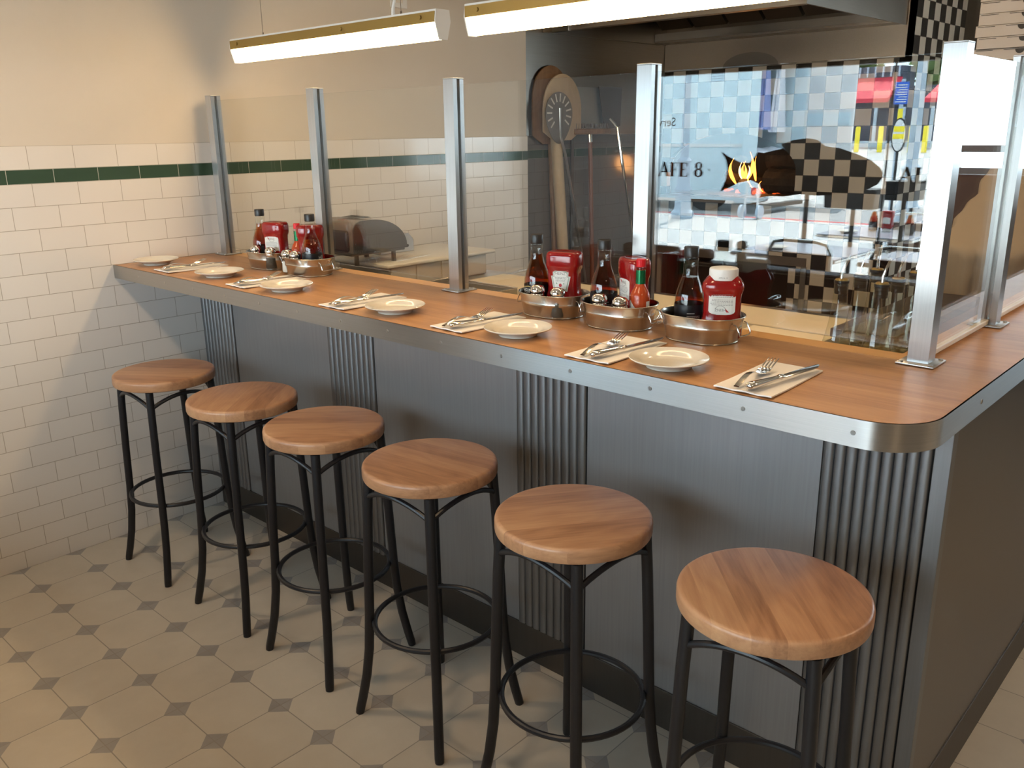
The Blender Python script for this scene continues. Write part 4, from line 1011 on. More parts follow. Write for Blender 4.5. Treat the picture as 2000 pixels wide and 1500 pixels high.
for o in C.objects:
    if o.name == 'wall_panel': MB().box(WX, WX + 0.012, 0.100, 0.1075, zt + 0.002, 2.09).build('edge_trim', M['edge_steel'], o, smooth=0)

# oven
ov = thing('pizza_oven', 'wood-fired oven faced in black and white checkered tile with a fire in its mouth', 'oven', (0, 0, 0))
OX, OY0, OY1, OT = 3.85, -1.475, 0.105, 2.74
YC, HWm, SPR, HZ = -0.405, 0.465, 1.27, 1.11
archp = [(YC + HWm * math.cos(a), SPR + 0.235 * math.sin(a)) for a in [PI * k / 24 for k in range(25)]]
def front_slab(mb, x0, x1):
    mb.prism([(OY1, HZ), (OY1, 1.9), (YC + HWm, 1.9), (YC + HWm, HZ)], 'x', x0, x1)
    mb.prism([(OY0, 0.0), (OY0, 1.9), (YC - HWm, 1.9), (YC - HWm, 0.0)], 'x', x0, x1)
    for (a, b), (c, d) in zip(archp, archp[1:]): mb.prism([(a, b), (c, d), (c, 1.9), (a, 1.9)], 'x', x0, x1)
    mb.prism([(YC - HWm, 0.72), (OY1, 0.72), (OY1, HZ), (YC - HWm, HZ)], 'x', x0, x1)
mb = MB(); front_slab(mb, OX, OX + 0.05); mb.box(OX, OX + 0.9, OY0, OY0 + 0.05, 0.0, OT); mb.box(OX, OX + 0.05, OY0, OY0 + 0.06, 1.9, OT)
bmesh.ops.remove_doubles(mb.bm, verts=mb.bm.verts, dist=1e-5); mb.build('checkered_facade', M['checks'], ov, smooth=0)
MB().box(OX + 0.05, OX + 0.9, OY0 + 0.051, OY1, 2.15, OT).box(OX + 0.85, OX + 0.9, OY0 + 0.051, OY1, 0.0, 2.15).box(OX + 0.051, OX + 0.85, OY0 + 0.051, OY0 + 0.3, 0, 2.15).box(OX + 0.051, OX + 0.85, OY1 - 0.04, OY1, 0, 2.15).box(OX + 0.051, OX + 0.85, OY0 + 0.3, OY1 - 0.04, 1.60, 2.15).build('chamber', M['soot'], ov, smooth=0)
MB().box(OX - 0.10, OX + 0.86, -1.01, OY1 - 0.04, 1.072, HZ - 0.0005, 0.004).build('hearth', M['stone'], ov, smooth=0)
MB().box(OX - 0.012, OX + 0.0, -0.985, OY1, 0.695, 0.75, 0.002).build('store_lintel', M['brown_plastic'], ov, smooth=0)
MB().box(OX - 0.012, OX + 0.0, -0.99, -0.955, 0.0, 0.695, 0.002).build('store_jamb', M['hood_steel'], ov, smooth=0)
MB().box(OX - 0.006, OX - 0.0005, OY0 + 0.02, OY1, 1.901, 2.30).build('steel_splash_panel', M['hood_steel'], ov, smooth=0)
mb = MB()
for i in range(12):
    a0, a1 = PI * i / 12, PI * (i + 1) / 12
    mb.face([(OX - 0.0065, -0.52 + 0.19 * math.cos(a0), 1.902 + 0.085 * math.sin(a0)), (OX - 0.0065, -0.52 + 0.19 * math.cos(a1), 1.902 + 0.085 * math.sin(a1)), (OX - 0.0065, -0.52, 1.902)])
mb.build('soot_mark', M['smear'], ov, smooth=0)
def log(x, y, z, r, L, yaw, label, tilt=0.0):
    rg = random.Random(int(1000 * (x + y + z))); mb = MB(); pts = []; rr = []
    for k in range(9):
        u = k / 8 - 0.5; pts.append((math.cos(yaw) * L * u, math.sin(yaw) * L * u, r + tilt * L * (u + 0.5))); rr.append(r * rg.uniform(0.86, 1.06))
    mb.tube(pts, rr, 11); o = mb.build('fire_log', M['log'], smooth=30); o.location = (x, y, z); S(o, label, 'log', 'logs in the oven'); return o
log(4.12, -0.70, HZ + 0.001, 0.085, 0.30, 1.35, 'thick charred log at the bottom of the stack in the oven mouth')
log(4.30, -0.66, HZ + 0.001, 0.075, 0.36, 1.45, 'charred log at the back of the oven stack')
log(4.18, -0.69, HZ + 0.158, 0.075, 0.32, 1.5, 'charred log lying on top of the oven stack')
log(4.16, -0.36, HZ + 0.001, 0.040, 0.30, 0.5, 'burning split log in the fire on the tail side of the fish', 0.1)
log(4.28, -0.30, HZ + 0.001, 0.045, 0.30, 2.3, 'burning split log behind the flames', 0.2)
def flame(x, y, z, h, w_, lean_, mat, nm='flame'):
    mb = MB(); pts = []; rr = []
    for k in range(9):
        u = k / 8; pts.append((x, y + lean_ * math.sin(u * 2.6) * h, z + h * u)); rr.append(max(0.0015, w_ * (math.sin(PI * min(1, u * 0.9 + 0.12)) ** 1.2) * (1 - u) ** 0.35))
    return mb.tube(pts, rr, 9)
fl_ = thing('fire', 'orange flames rising from the split logs inside the oven', 'fire', (0, 0, 0))
for a in ((4.14, -0.31, 1.17, 0.17, 0.016, 0.3), (4.20, -0.345, 1.18, 0.20, 0.018, -0.25), (4.16, -0.385, 1.17, 0.15, 0.015, 0.3), (4.24, -0.28, 1.16, 0.15, 0.016, -0.3), (4.10, -0.455, 1.15, 0.09, 0.007, 0.4), (4.10, -0.535, 1.125, 0.07, 0.006, 0.5), (4.2, -0.425, 1.19, 0.16, 0.013, 0.1)):
    flame(*a, M['flame']).build('flame', M['flame'], fl_, smooth=60)
for a in ((4.165, -0.34, 1.20, 0.11, 0.010, 0.2), (4.175, -0.37, 1.20, 0.09, 0.009, -0.2)):
    flame(*a, M['flame_core']).build('flame_core', M['flame_core'], fl_, smooth=60)
lamp('fire_glow', 'POINT', (4.08, -0.36, 1.30), 2.2, (1.0, 0.42, 0.12), shadow_soft_size=0.06)
mb = MB(); rg = random.Random(9)
for k in range(26):
    c_ = (4.08 + 0.28 * rg.random(), -0.60 + 0.44 * rg.random()); r = 0.012 + 0.012 * rg.random(); mb.lathe([(0.0, HZ + 0.0005), (r, HZ + 0.002), (r * 0.8, HZ + r), (0.0, HZ + r * 1.2)], 7, c_, cap=False)
o = mb.build('embers', M['ember'], fl_); o['kind'] = 'stuff'

hd = thing('extractor_hood', 'dark open-bottomed stainless extractor hood above the oven alcove', 'hood', (0, 0, 0))
HZ0 = 2.066
MB().box(2.60, 2.612, OY0 + 0.03, 0.105, HZ0, 2.60).build('front_panel', M['hood_steel'], hd, smooth=0)
MB().box(2.612, 3.838, OY0 + 0.03, OY0 + 0.042, HZ0, 2.60).build('side_panel', M['hood_steel'], hd, smooth=0)
MB().box(2.612, 3.838, 0.093, 0.105, HZ0, 2.60).build('side_panel', M['hood_steel'], hd, smooth=0)
MB().box(2.60, 3.838, OY0 + 0.03, 0.105, 2.60, 2.612).build('top_panel', M['hood_steel'], hd, smooth=0)
MB().box(2.612, 2.65, OY0 + 0.05, 0.09, HZ0, HZ0 + 0.012).build('drip_trough', M['hood_steel'], hd, smooth=0)
MB().box(3.70, 3.838, OY0 + 0.05, 0.09, HZ0 + 0.004, HZ0 + 0.016).build('drip_trough', M['hood_steel'], hd, smooth=0)
MB().box(3.695, 3.70, OY0 + 0.05, 0.09, HZ0 + 0.0165, HZ0 + 0.06).build('trough_lip', M['edge_steel'], hd, smooth=0)
mb = MB()
for k in range(6): mb.prism([(3.0, 2.56), (3.03, 2.58), (3.68, 2.16), (3.65, 2.14)], 'y', OY0 + 0.06 + 0.24 * k, OY0 + 0.28 + 0.24 * k)
mb.build('grease_filters', M['kick_steel'], hd, smooth=0)
MB().box(2.575, 2.60, -0.10, 0.02, HZ0 - 0.008, HZ0 + 0.02, 0.003).build('lip_bracket', M['edge_steel'], hd, smooth=0)

# pizza boxes on a steel cabinet
cbn = thing('tall_cabinet', 'tall dark brown cabinet carrying the stacked white pizza boxes', 'cabinet', (3.07, -2.34, 0))
MB().box(-0.27, 0.27, -0.25, 0.25, 0.06, 1.515, 0.004).build('body', M['brown_vinyl'], cbn, smooth=0)
MB().box(-0.29, -0.2705, -0.245, 0.245, 0.08, 1.505, 0.003).build('door', M['brown_vinyl'], cbn, smooth=0)
MB().tube([(-0.32, -0.2, 0.8), (-0.32, -0.2, 1.1)], 0.008, 8).build('handle', M['chrome'], cbn)
for x in (-0.22, 0.22):
    for y in (-0.2, 0.2): MB().lathe([(0.02, 0), (0.02, 0.06)], 10, (x, y)).build('foot', M['black'], cbn)
pbh = 0.0455
t = thing('pizza_box', 'x', 'pizza box', (0, 0, 0), 0, 'stacked white pizza boxes')
MB().box(-0.19, 0.19, -0.172, 0.172, 0.0, pbh - 0.0015, 0.0015).build('carton', M['cardboard'], t, smooth=0)
mb = MB(); mb.box(-0.1912, -0.1898, -0.06, 0.06, 0.0385, 0.0405).box(-0.1912, -0.1898, -0.165, -0.10, 0.0385, 0.0405).box(-0.1912, -0.1898, 0.10, 0.165, 0.0385, 0.0405)
mb.prism([(0.017 * math.cos(PI + PI * k / 10), 0.0390 + 0.017 * math.sin(PI + PI * k / 10)) for k in range(11)], 'x', -0.1912, -0.1898); mb.build('tab_slots', M['black'], t, smooth=0)
NUMW = ['lowest', 'second', 'third', 'fourth', 'fifth', 'sixth', 'seventh', 'eighth', 'ninth', 'tenth', 'eleventh', 'twelfth', 'thirteenth', 'topmost']
for i in range(14):
    o = t if i == 0 else dup(t); rg = random.Random(i)
    o.location = (2.94 + rg.uniform(-.006, .006), -2.296 + rg.uniform(-.006, .006), 1.516 + pbh * i)
    o['label'] = 'flat white pizza box, ' + NUMW[i] + (' from the bottom' if 0 < i < 13 else '') + ' of the stack beside the oven'

# cloth-covered rack and dark-topped chest behind the return glass
ch = thing('cold_chest', 'low chest with a dark grey top and red-brown front behind the return glass', 'chest', (0, 0, 0))
MB().box(0.98, 1.71, -2.530, -2.36, 0.10, 0.97).build('body', M['red_brown'], ch, smooth=0)
MB().box(0.97, 1.72, -2.538, -2.352, 0.97, 0.995, 0.003).build('top', M['dark_plastic'], ch, smooth=0)
for x in (1.02, 1.67):
    for y in (-2.50, -2.39): MB().lathe([(0.02, 0.0), (0.02, 0.10)], 10, (x, y)).build('foot', M['black'], ch)
mb = MB(); ns = 110; V = []; cx, cy, hx, hy = 2.225, -2.49, 0.455, 0.165
def ring(r, drop, fl):
    row = []
    for k in range(ns):
        a = 2 * PI * k / ns; q = (abs(math.cos(a)) ** 5 + abs(math.sin(a)) ** 5) ** -0.2
        f = fl * (0.012 * math.sin(a * 11 + 0.7) + 0.008 * math.sin(a * 23 + 2.0) - 0.006)
        x = cx + (hx * r) * q * math.cos(a) + f * math.cos(a); y = cy + (hy * r) * q * math.sin(a) + 1.6 * f * math.sin(a)
        top = 1.12 + max(0, x - 1.77) * 0.37 - 0.05 * max(0, x - 2.4) + 0.012 * math.sin(9 * x + 6 * y) * r + 0.008 * math.sin(23 * y + 4 * x)
        row.append(mb.bm.verts.new((x, y, max(0.02, top - drop * (top - 0.02)))))
    V.append(row)
for r in (0.04, 0.2, 0.4, 0.6, 0.8, 0.93): ring(r, 0.0, 0.3)
for d, f in ((0.006, 0.4), (0.03, 0.6), (0.1, 1.0), (0.25, 1.3), (0.5, 1.6), (0.75, 1.9), (1.0, 2.2)): ring(1.0, d, f)
for A, B in zip(V, V[1:]):
    for k in range(ns): mb.bm.faces.new((A[k], A[(k + 1) % ns], B[(k + 1) % ns], B[k]))
mb.bm.faces.new(V[0]); mb.bm.faces.new(V[-1][::-1])
S(mb.build('draped_cloth', M['cloth'], smooth=80), 'large beige cloth draped to the floor in folds behind the return glass', 'cloth')

# ------------------------------------------------------------------ street and patio beyond the shop window
def omat(name, col, rough=0.8, var=0.06, sc_=3):
    m, nt, b = new_mat(name); n1 = noise(nt, coords(nt), sc_, 5, 0.6)
    nt.links.new(ramp(nt, n1, [(0.3, tuple(max(0, c - var) for c in col)), (0.7, tuple(min(1, c + var) for c in col))]), b.inputs['Base Color']); b.inputs['Roughness'].default_value = rough; return m
M['pave'] = omat('pavement_concrete', (0.50, 0.50, 0.49)); M['road'] = omat('road_asphalt', (0.30, 0.30, 0.30), 0.85, 0.04); M['lot'] = omat('pale_lot', (0.55, 0.54, 0.52))
M['truck'] = pr('truck_white_paint', (0.58, 0.72, 0.78), 0.35); M['truck_trim'] = pr('truck_trim', (0.75, 0.76, 0.76), 0.35)
M['tyre'] = pr('tyre_rubber', (0.02, 0.02, 0.02), 0.8); M['red_paint'] = pr('red_paint', (0.55, 0.03, 0.03), 0.5); M['yellow_paint'] = pr('yellow_paint', (0.85, 0.68, 0.02), 0.5)
M['blue_sign'] = pr('blue_sign_paint', (0.02, 0.10, 0.50), 0.45); M['green_leaf'] = omat('tree_leaves', (0.12, 0.20, 0.05), 0.8, 0.06, 6); M['awning'] = pr('red_awning', (0.55, 0.02, 0.05), 0.7)
M['pale_post'] = pr('grey_blue_post', (0.36, 0.44, 0.52), 0.5); M['shopfront'] = omat('dark_shopfront', (0.05, 0.06, 0.09), 0.5, 0.03, 1.5); M['blue_linen'] = pr('blue_linen', (0.22, 0.27, 0.52), 0.9); M['white_linen'] = pr('white_linen', (0.72, 0.74, 0.80), 0.9)
M['table_top'] = pr('patio_table_top', (0.30, 0.31, 0.36), 0.2)
struct(MB().box(-12.2, X0 - 0.25, -30, 40, -0.15, -0.002).build('pavement', M['pave'], smooth=0))
struct(MB().box(-16.2, -12.35, -30, 40, -0.2, -0.05).build('road', M['road'], smooth=0))
struct(MB().box(-12.35, -12.2, -30, 40, -0.2, -0.001).build('kerb', M['red_paint'], smooth=0))
struct(MB().prism([(-16.2, -0.05), (-16.2, -0.3), (-60, -0.3), (-60, 1.4), (-34, 0.86)], 'y', -40, 60).build('ground', M['lot'], smooth=0))
struct(MB().box(X1 + 0.2, 30, -30, 20, -0.2, -0.002).build('terrace', M['pave'], smooth=0))

tk = thing('delivery_truck', 'pale white linen delivery truck parked across the street, mirrored in the glass', 'truck', (0, 0, -0.05))
m_ = MB(); m_.box(-15.7, -13.5, 6.4, 11.2, 0.86, 3.1); m_.box(-15.7, -13.562, 4.95, 6.398, 0.80, 0.90).box(-15.7, -13.562, 4.95, 6.398, 3.0, 3.1).box(-13.56, -13.5, 4.95, 6.398, 0.862, 3.1).box(-15.7, -15.64, 4.95, 6.398, 0.902, 2.998).box(-13.56, -13.5, 4.95, 11.2, 0.22, 0.858)
m_.build('box_body', M['truck'], tk, smooth=0)
MB().box(-15.6, -13.6, 6.2, 6.38, 0.92, 2.98).build('cargo_back', M['soot'], tk, smooth=0)
MB().box(-13.53, -13.48, 5.0, 11.2, 1.24, 1.30).build('side_rail', M['truck_trim'], tk, smooth=0)
MB().tube([(-13.48, 5.0, 0.95), (-13.48, 5.0, 3.0)], 0.14, 16).build('folded_door', M['truck'], tk)
dr = MB().box(-15.75, -15.68, 3.95, 4.95, 0.9, 3.0).build('rear_door', M['truck_trim'], tk, smooth=0)
MB().box(-15.68, -15.64, 4.0, 4.9, 1.62, 1.86).build('door_bar', M['truck'], dr, smooth=0)
MB().box(-13.56, -13.40, 4.90, 4.96, 0.9, 3.0).build('door_frame', M['truck_trim'], tk, smooth=0)
fd = MB().box(-13.95, -13.1, 4.75, 5.1, 0.20, 0.62, 0.06).build('rear_fender', M['truck'], tk, smooth=40)
for x, mt in ((-13.25, 'red_paint'), (-13.5, 'white_enamel')): MB().tube([(x, 4.75, 0.44), (x, 4.73, 0.44)], 0.085, 18).build('rear_light', M[mt], fd)
MB().box(-15.0, -13.3, 4.55, 4.72, 0.10, 0.17).build('rear_step', M['kick_steel'], tk, smooth=0)
for y in (5.95, 9.8):
    wh = MB().tube([(-13.75, y, 0.42), (-13.52, y, 0.42)], 0.42, 28).tube([(-15.65, y, 0.42), (-15.42, y, 0.42)], 0.42, 28).build('wheels', M['tyre'], tk)
mb = MB(); put_text(mb, 'Serving the Bay', 0.24, lambda a, b: (-13.4985, 7.42 + a, 1.72 + b)); mb.build('side_lettering', M['lab_black'], tk, smooth=0)
mb = MB(); mb.prism(arc(7.2, 2.02, 0.12, 0, 2 * PI * 15 / 16, 15), 'x', -13.4995, -13.498).prism(arc(7.2, 1.40, 0.12, 0, 2 * PI * 15 / 16, 15), 'x', -13.4995, -13.498); mb.build('red_emblem', M['red_paint'], tk, smooth=0)
mb = MB()
for k in range(7): mb.box(-13.503, -13.497, 5.62, 5.98, 2.46 + 0.045 * k, 2.475 + 0.045 * k)
mb.build('louvre_vent', M['pale_post'], tk, smooth=0)
def garment(x, y, z0, z1, w_, mt, label):
    mb = MB(); n = 26; V = []
    for i in range(9):
        u = i / 8; V.append([mb.bm.verts.new((x + w_ * (0.35 + 0.65 * u) * (math.cos(2 * PI * k / n)) * (1 + 0.14 * math.sin(7 * 2 * PI * k / n)), y + 0.10 * (0.5 + 0.5 * u) * math.sin(2 * PI * k / n) * (1 + 0.2 * math.sin(5 * 2 * PI * k / n)), z1 + (z0 - z1) * u)) for k in range(n)])
    for A, B in zip(V, V[1:]):
        for k in range(n): mb.bm.faces.new((A[k], A[(k + 1) % n], B[(k + 1) % n], B[k]))
    mb.bm.faces.new(V[0]); mb.bm.faces.new(V[-1][::-1])
    S(mb.build('hanging_linen', M[mt], smooth=60), label, 'linen', 'linen in the truck')
garment(-15.26, 5.35, 1.45, 2.88, 0.30, 'white_linen', 'white linen hanging deepest inside the truck, by its open rear door')
garment(-14.65, 5.35, 1.5, 2.88, 0.22, 'blue_linen', 'blue linen hanging in the middle of the open truck')
garment(-14.14, 5.4, 1.55, 2.88, 0.2, 'blue_linen', 'narrow blue linen hanging on the street side of the open truck')
for x, z, lb in ((-15.15, 0.852, 'white laundry bundle lying on the truck floor under the hanging linen'), (-14.42, 0.852, 'white laundry bundle on the truck floor nearest the street')):
    o = MB().lathe([(0.0, 0.0), (0.26, 0.02), (0.32, 0.12), (0.26, 0.24), (0.12, 0.30), (0.0, 0.31)], 20, cap=False).build('laundry_bundle', M['white_linen']); o.location = (x, 5.4, z); S(o, lb, 'laundry bundle', 'bundles in the truck')

ht = thing('hand_truck', 'pale two-wheeled hand truck standing at the red kerb', 'hand truck', (-12.05, 4.15, -0.002))
for y in (-0.13, 0.13): MB().tube([(0, y, 0.12), (-0.02, y * 0.8, 0.55), (-0.05, y * 0.45, 0.82)], 0.022, 8).build('rail', M['truck_trim'], ht)
for z in (0.3, 0.55, 0.8): MB().tube([(-0.02, -0.12, z), (-0.02, 0.12, z)], 0.015, 6).build('crossbar', M['truck_trim'], ht)
for y in (-0.17, 0.17): MB().tube([(0, y - 0.025, 0.12), (0, y + 0.025, 0.12)], 0.12, 18).build('wheel', M['pale_post'], ht)
MB().box(0.0, 0.22, -0.14, 0.14, 0.004, 0.016).build('toe_plate', M['truck_trim'], ht, smooth=0)

def lamp_post(x, y, label):
    t = thing('lamp_post', label, 'lamp post', (x, y, -0.002), 0, 'street lamp posts')
    MB().lathe([(0.20, 0.0), (0.20, 0.10), (0.15, 0.16), (0.13, 0.45), (0.16, 0.50), (0.12, 0.56), (0.10, 0.95), (0.13, 1.0), (0.075, 1.06), (0.058, 2.4), (0.08, 2.45), (0.055, 2.5), (0.05, 3.4)], 18).build('shaft', M['pale_post'], t)
    MB().lathe([(0.05, 3.4), (0.18, 3.55), (0.2, 3.75), (0.1, 3.95), (0.0, 4.0)], 18, cap=False).build('lantern', M['white_enamel'], t)
lamp_post(-11.5, 5.20, 'grey-blue street lamp post in front of the delivery truck')
lamp_post(-10.0, 0.81, 'grey-blue street lamp post near the blue street sign')
sg = thing('street_sign', 'blue sign with white text on a post, mirrored in the glass', 'sign', (-9.7, 0.92, -0.012))
MB().lathe([(0.025, 0.0), (0.025, 2.12)], 10).build('post', M['pale_post'], sg)
bd = MB().box(0.028, 0.036, -0.088, 0.088, 1.815, 2.085, 0.002).build('board', M['blue_sign'], sg, smooth=0)
mb = MB()
for k in range(8): mb.box(0.0362, 0.037, -0.07, 0.07 - 0.02 * (k % 3), 1.84 + 0.029 * k, 1.85 + 0.029 * k)
mb.build('text_lines', M['lab_white'], bd, smooth=0)
MB().lathe([(0.0305, 1.50), (0.0305, 1.76)], 10).build('yellow_sleeve', M['yellow_paint'], sg)
ovs = thing('pavement_sign', 'oval pavement sign with yellow bands on a thin black post', 'sign', (-9.2, 0.73, -0.002))
MB().lathe([(0.16, 0.0), (0.16, 0.02), (0.016, 0.035), (0.016, 1.24)], 16).build('stand', M['black'], ovs)
def oval(mb, hy, hz, x0, x1, z): mb.prism([(hy * math.cos(2 * PI * k / 28), z + hz * math.sin(2 * PI * k / 28)) for k in range(28)], 'x', x0, x1)
mb = MB(); oval(mb, 0.090, 0.205, -0.012, 0.012, 1.43); bd = mb.build('rim', M['black'], ovs, smooth=0)
mb = MB(); oval(mb, 0.076, 0.188, 0.0125, 0.0150, 1.43); mb.build('face', M['truck_trim'], bd, smooth=0)
MB().box(0.0152, 0.0165, -0.066, 0.066, 1.47, 1.535).box(0.0152, 0.0165, -0.070, 0.070, 1.385, 1.445).build('yellow_bands', M['yellow_paint'], bd, smooth=0)

bo = MB().lathe([(0.085, 0.0), (0.085, 0.84), (0.06, 0.88), (0.0, 0.885)], 14, cap=False).build('bollard', M['yellow_paint'])
BL = ['yellow bollard nearest the truck door', 'second yellow bollard from the truck', 'middle yellow bollard in front of the red awning', 'yellow bollard just behind the street lamp post', 'yellow bollard farthest from the truck']
for i, y in enumerate((10.42, 9.53, 8.71, 7.67, 7.20)):
    o = bo if i == 0 else bo.copy()
    if i: C.objects.link(o)
    o.location = (-30, y, 0.655); S(o, BL[i], 'bollard', 'yellow bollards across the lot')
cf = thing('cafe_building', 'dark-fronted cafe with a red awning across the pale lot', 'building', (0, 0, 0))
MB().box(-34.8, -33.5, 7.0, 16.0, 0.88, 3.0).box(-34.8, -33.5, 9.4, 12.3, 3.0, 3.75).build('shopfront', M['shopfront'], cf, smooth=0)
MB().prism([(-33.5, 3.35), (-32.2, 2.55), (-32.2, 2.40), (-33.5, 3.2)], 'y', 9.4, 12.0).build('awning', M['awning'], cf, smooth=0)
MB().prism([(-33.5, 3.0), (-32.2, 2.5), (-32.2, 2.35), (-33.5, 2.85)], 'y', 7.0, 8.1).build('awning', M['awning'], cf, smooth=0)
for k in range(8): MB().box(-33.5, -33.42, 9.5 + 0.3 * k, 9.56 + 0.3 * k, 3.36, 3.75).build('baluster', M['pale_post'], cf, smooth=0)
wf = thing('glass_screen', 'low grey windscreen fence with posts in front of the cafe', 'fence', (0, 0, 0))
MB().box(-31.6, -31.5, 6.0, 13.0, 0.80, 1.02).build('base_rail', M['pale_post'], wf, smooth=0)
for k in range(7): MB().box(-31.6, -31.5, 6.5 + 1.0 * k, 6.6 + 1.0 * k, 1.02, 2.2).build('post', M['pale_post'], wf, smooth=0)
def tree(x, y, z, r, label, seed):
    t = thing('tree', label, 'tree', (x, y, z), 0, 'trees behind the cafe'); rg = random.Random(seed)
    MB().tube([(0, 0, 0), (0.05, 0.03, 1.2), (0, 0, 2.4)], [0.16, 0.12, 0.08], 8).build('trunk', M['brown_wood'], t)
    m = bmesh.new()
    for k in range(420):
        a, b_, q = rg.uniform(0, 2 * PI), rg.uniform(-1, 1), rg.random() ** 0.4
        c_ = Vector((r * q * math.cos(a) * math.sqrt(1 - b_ * b_), r * q * math.sin(a) * math.sqrt(1 - b_ * b_), 3.0 + r * 0.9 * q * b_)); s_ = rg.uniform(0.12, 0.28)
        e1 = Vector((rg.uniform(-1, 1), rg.uniform(-1, 1), rg.uniform(-1, 1))).normalized(); e2 = e1.cross(Vector((rg.uniform(-1, 1), 0.3, 1))).normalized()
        m.faces.new([m.verts.new(c_ + e1 * s_), m.verts.new(c_ + e2 * s_), m.verts.new(c_ - e1 * s_), m.verts.new(c_ - e2 * s_)])
    mm = MB(); mm.bm.free(); mm.bm = m; mm.build('crown', M['green_leaf'], t, smooth=0)
tree(-36.9, 12.9, 0.93, 1.3, 'green tree by the truck end of the red awning', 1)
tree(-36.9, 9.3, 0.93, 1.0, 'green tree behind the blue sign', 2)
tree(-36.9, 7.2, 0.93, 0.98, 'green tree behind the street lamp post', 3)

# black box stands on the patio
def stand(x, y0, y1, z0, z1, label):
    t = thing('menu_stand', label, 'stand', (x, (y0 + y1) / 2, -0.002), 0, 'black box stands')
    w_ = (y1 - y0) / 2
    MB().prism([(-w_, z1), (w_, z1), (w_ * 0.93, z0), (-w_ * 0.93, z0)], 'x', -0.10, 0.10, 0.003).build('box', M['black'], t, smooth=0)
    MB().lathe([(0.17, 0.0), (0.17, 0.02), (0.016, 0.03), (0.016, z0)], 16).build('post', M['black'], t)
stand(-4.0, -1.03, -0.66, 0.985, 1.12, 'wide black box on a thin post just below the fish silhouette')
stand(-4.0, -1.29, -1.085, 1.055, 1.18, 'small black box on a thin post below the letters AL')
pp_ = thing('umbrella_pole', 'thin dark green pole standing among the patio tables', 'pole', (-4.2, -0.405, -0.002))
MB().lathe([(0.2, 0.0), (0.2, 0.04), (0.018, 0.05), (0.018, 1.05)], 14).build('pole', M['black'], pp_)

def table(x, y, label):
    t = thing('patio_table', label, 'table', (x, y, -0.002), 0, 'patio tables')
    MB().box(-0.33, 0.33, -0.36, 0.36, 0.712, 0.742, 0.006).build('table_top', M['table_top'], t, smooth=0)
    MB().box(-0.334, 0.334, -0.364, 0.364, 0.718, 0.734, 0.003).build('edge_strip', M['chrome'], t, smooth=0)
    MB().lathe([(0.22, 0.0), (0.22, 0.02), (0.035, 0.04), (0.035, 0.712)], 16).build('pedestal', M['black'], t); return t
TB = [(-3.42, -0.76, 'patio table nearest the shop window, behind the salt jar'), (-4.72, -0.78, 'middle patio table with bottles on it'), (-3.42, -1.62, 'patio table nearest the window, towards the corner post'), (-5.80, -0.95, 'patio table farthest from the window')]
for a in TB: table(*a)
def chair(x, y, rz, mt, label, first=[]):
    if first: return dup(first[0], (x, y, -0.002), rz, label)
    t = thing('patio_chair', label, 'chair', (x, y, -0.002), rz, 'patio chairs'); first.append(t)
    MB().box(-0.20, 0.20, -0.20, 0.20, 0.43, 0.47, 0.015).build('seat', M[mt], t, smooth=30)
    MB().box(-0.225, -0.195, -0.19, 0.19, 0.56, 0.80, 0.012).build('backrest', M[mt], t, smooth=30)
    MB().tube([(-0.19, -0.20, 0.0), (-0.20, -0.20, 0.5), (-0.21, -0.20, 0.80), (-0.212, -0.17, 0.855), (-0.212, -0.10, 0.87), (-0.212, 0.10, 0.87), (-0.212, 0.17, 0.855), (-0.21, 0.20, 0.80), (-0.20, 0.20, 0.5), (-0.19, 0.20, 0.0)], 0.012, 8).build('back_frame', M['chrome'], t)
    for y_ in (-0.19, 0.19): MB().tube([(0.19, y_, 0.0), (0.18, y_, 0.45)], 0.012, 8).build('leg', M['chrome'], t)
    return t
chair(-3.09, -0.98, PI, 'brown_vinyl', 'brown backed patio chair between the window and the nearest table')
chair(-3.09, -1.62, PI, 'brown_vinyl', 'brown backed patio chair tucked at the table towards the corner post')
chair(-5.22, -0.95, PI, 'brown_vinyl', 'red-brown patio chair before the farthest table')
for src, x, y, lab in ((vb, -4.80, -0.70, 'vinegar bottle on the middle patio table'), (kf, -5.70, -0.86, 'ketchup bottle on the farthest patio table'), (vb, -4.67, -1.02, 'vinegar bottle on the middle patio table towards the corner post'), (kb, -4.82, -0.80, 'ketchup bottle on the middle patio table')):
    o = dup(src); o.location = (x, y, 0.741); o.rotation_euler = (0, 0, PI); o['label'] = lab; del o['group']
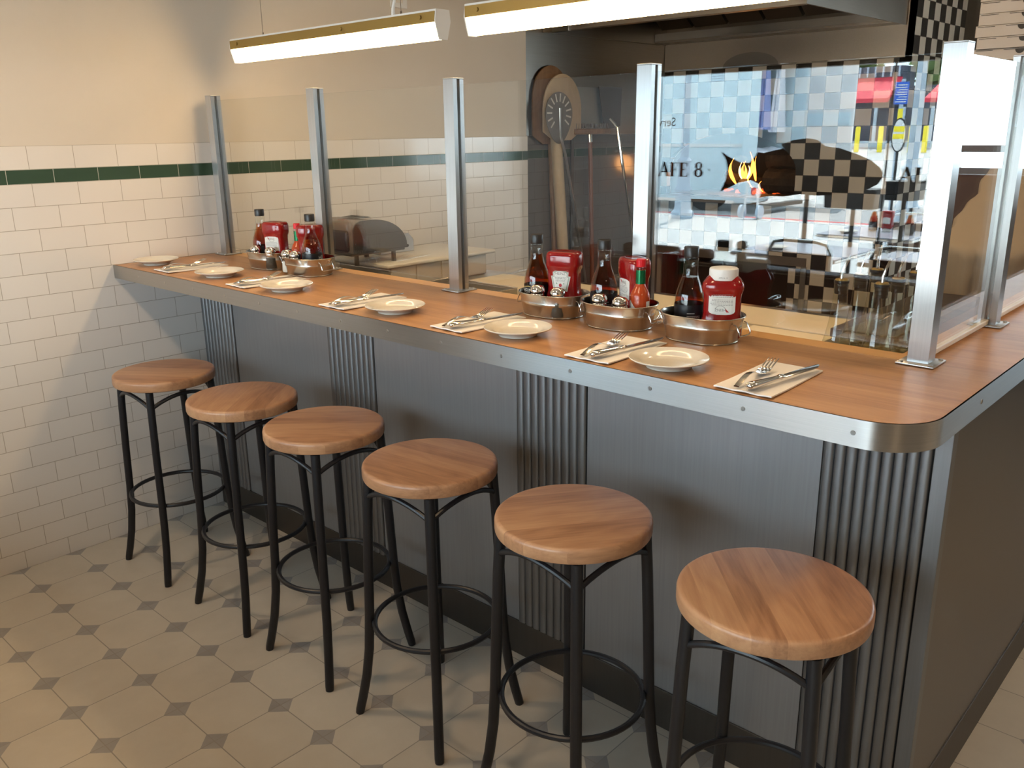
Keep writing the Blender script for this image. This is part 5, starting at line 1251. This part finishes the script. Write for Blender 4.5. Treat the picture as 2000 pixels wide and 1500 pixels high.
for i, (x, y) in enumerate(((-3.35, -0.60), (-3.35, -1.75), (-4.55, -0.60), (-5.75, -1.1))):
    o = pl0.copy(); C.objects.link(o); o.location = (x, y, 0.741); o['label'] = 'small plate on the ' + ('patio table behind the salt jar', 'patio table towards the corner post', 'middle patio table', 'farthest patio table')[i]; del o['group']
o = dup(ss); o.location = (-1.69, -1.225, 0.886); o.scale = (1.5, 1.5, 1.5); o['label'] = 'large shaker on the banquette top, mirrored below the fish'; del o['group']
bn = thing('banquette', 'long dark brown banquette with chrome trim, mirrored low in the glass', 'bench', (0, 0, 0))
MB().box(-1.76, -1.62, -2.72, -0.12, 0.08, 0.885, 0.02, 3).build('backrest', M['brown_vinyl'], bn, smooth=40)
for z in (0.872, 0.886): MB().tube([(-1.615, -2.70, z), (-1.615, -0.14, z)], 0.0028, 8).build('chrome_trim', M['chrome'], bn)
MB().box(-2.16, -1.761, -2.72, -0.12, 0.30, 0.46, 0.03, 3).build('seat', M['brown_vinyl'], bn, smooth=40)
MB().box(-2.12, -1.65, -2.70, -0.14, 0.0, 0.30).build('plinth', M['black'], bn, smooth=0)
for a, b in ((-0.86, -0.52), (-1.06, -0.90)): MB().box(-1.73, -1.66, a, b, 0.8855, 0.945, 0.02, 3).build('head_pad', M['brown_vinyl'], bn, smooth=40)
bn = thing('booth_bench', 'brown vinyl booth back at the far end of the aisle, mirrored in the return glass', 'bench', (0, 0, 0))
MB().box(4.0, 4.1, -5.0, -3.25, 0.40, 1.27, 0.03, 3).build('backrest', M['brown_vinyl'], bn, smooth=40)
MB().box(4.1, 4.55, -5.0, -3.25, 0.34, 0.47, 0.03, 3).build('seat', M['brown_vinyl'], bn, smooth=40)
MB().box(4.02, 4.5, -4.95, -3.3, 0.0, 0.34).build('plinth', M['black'], bn, smooth=0)
rl = thing('terrace_railing', 'black horizontal terrace railing outside the end window', 'railing', (6.6, -4.2, -0.002))
for z in (0.55, 0.95, 1.18, 1.36): MB().box(-0.02, 0.02, -2.4, 2.4, z - 0.035, z + 0.02).build('rail', M['black'], rl, smooth=0)
for y in (-2.2, -0.35, 1.6): MB().box(-0.03, 0.03, y - 0.03, y + 0.03, 0.0, 1.38).build('post', M['black'], rl, smooth=0)
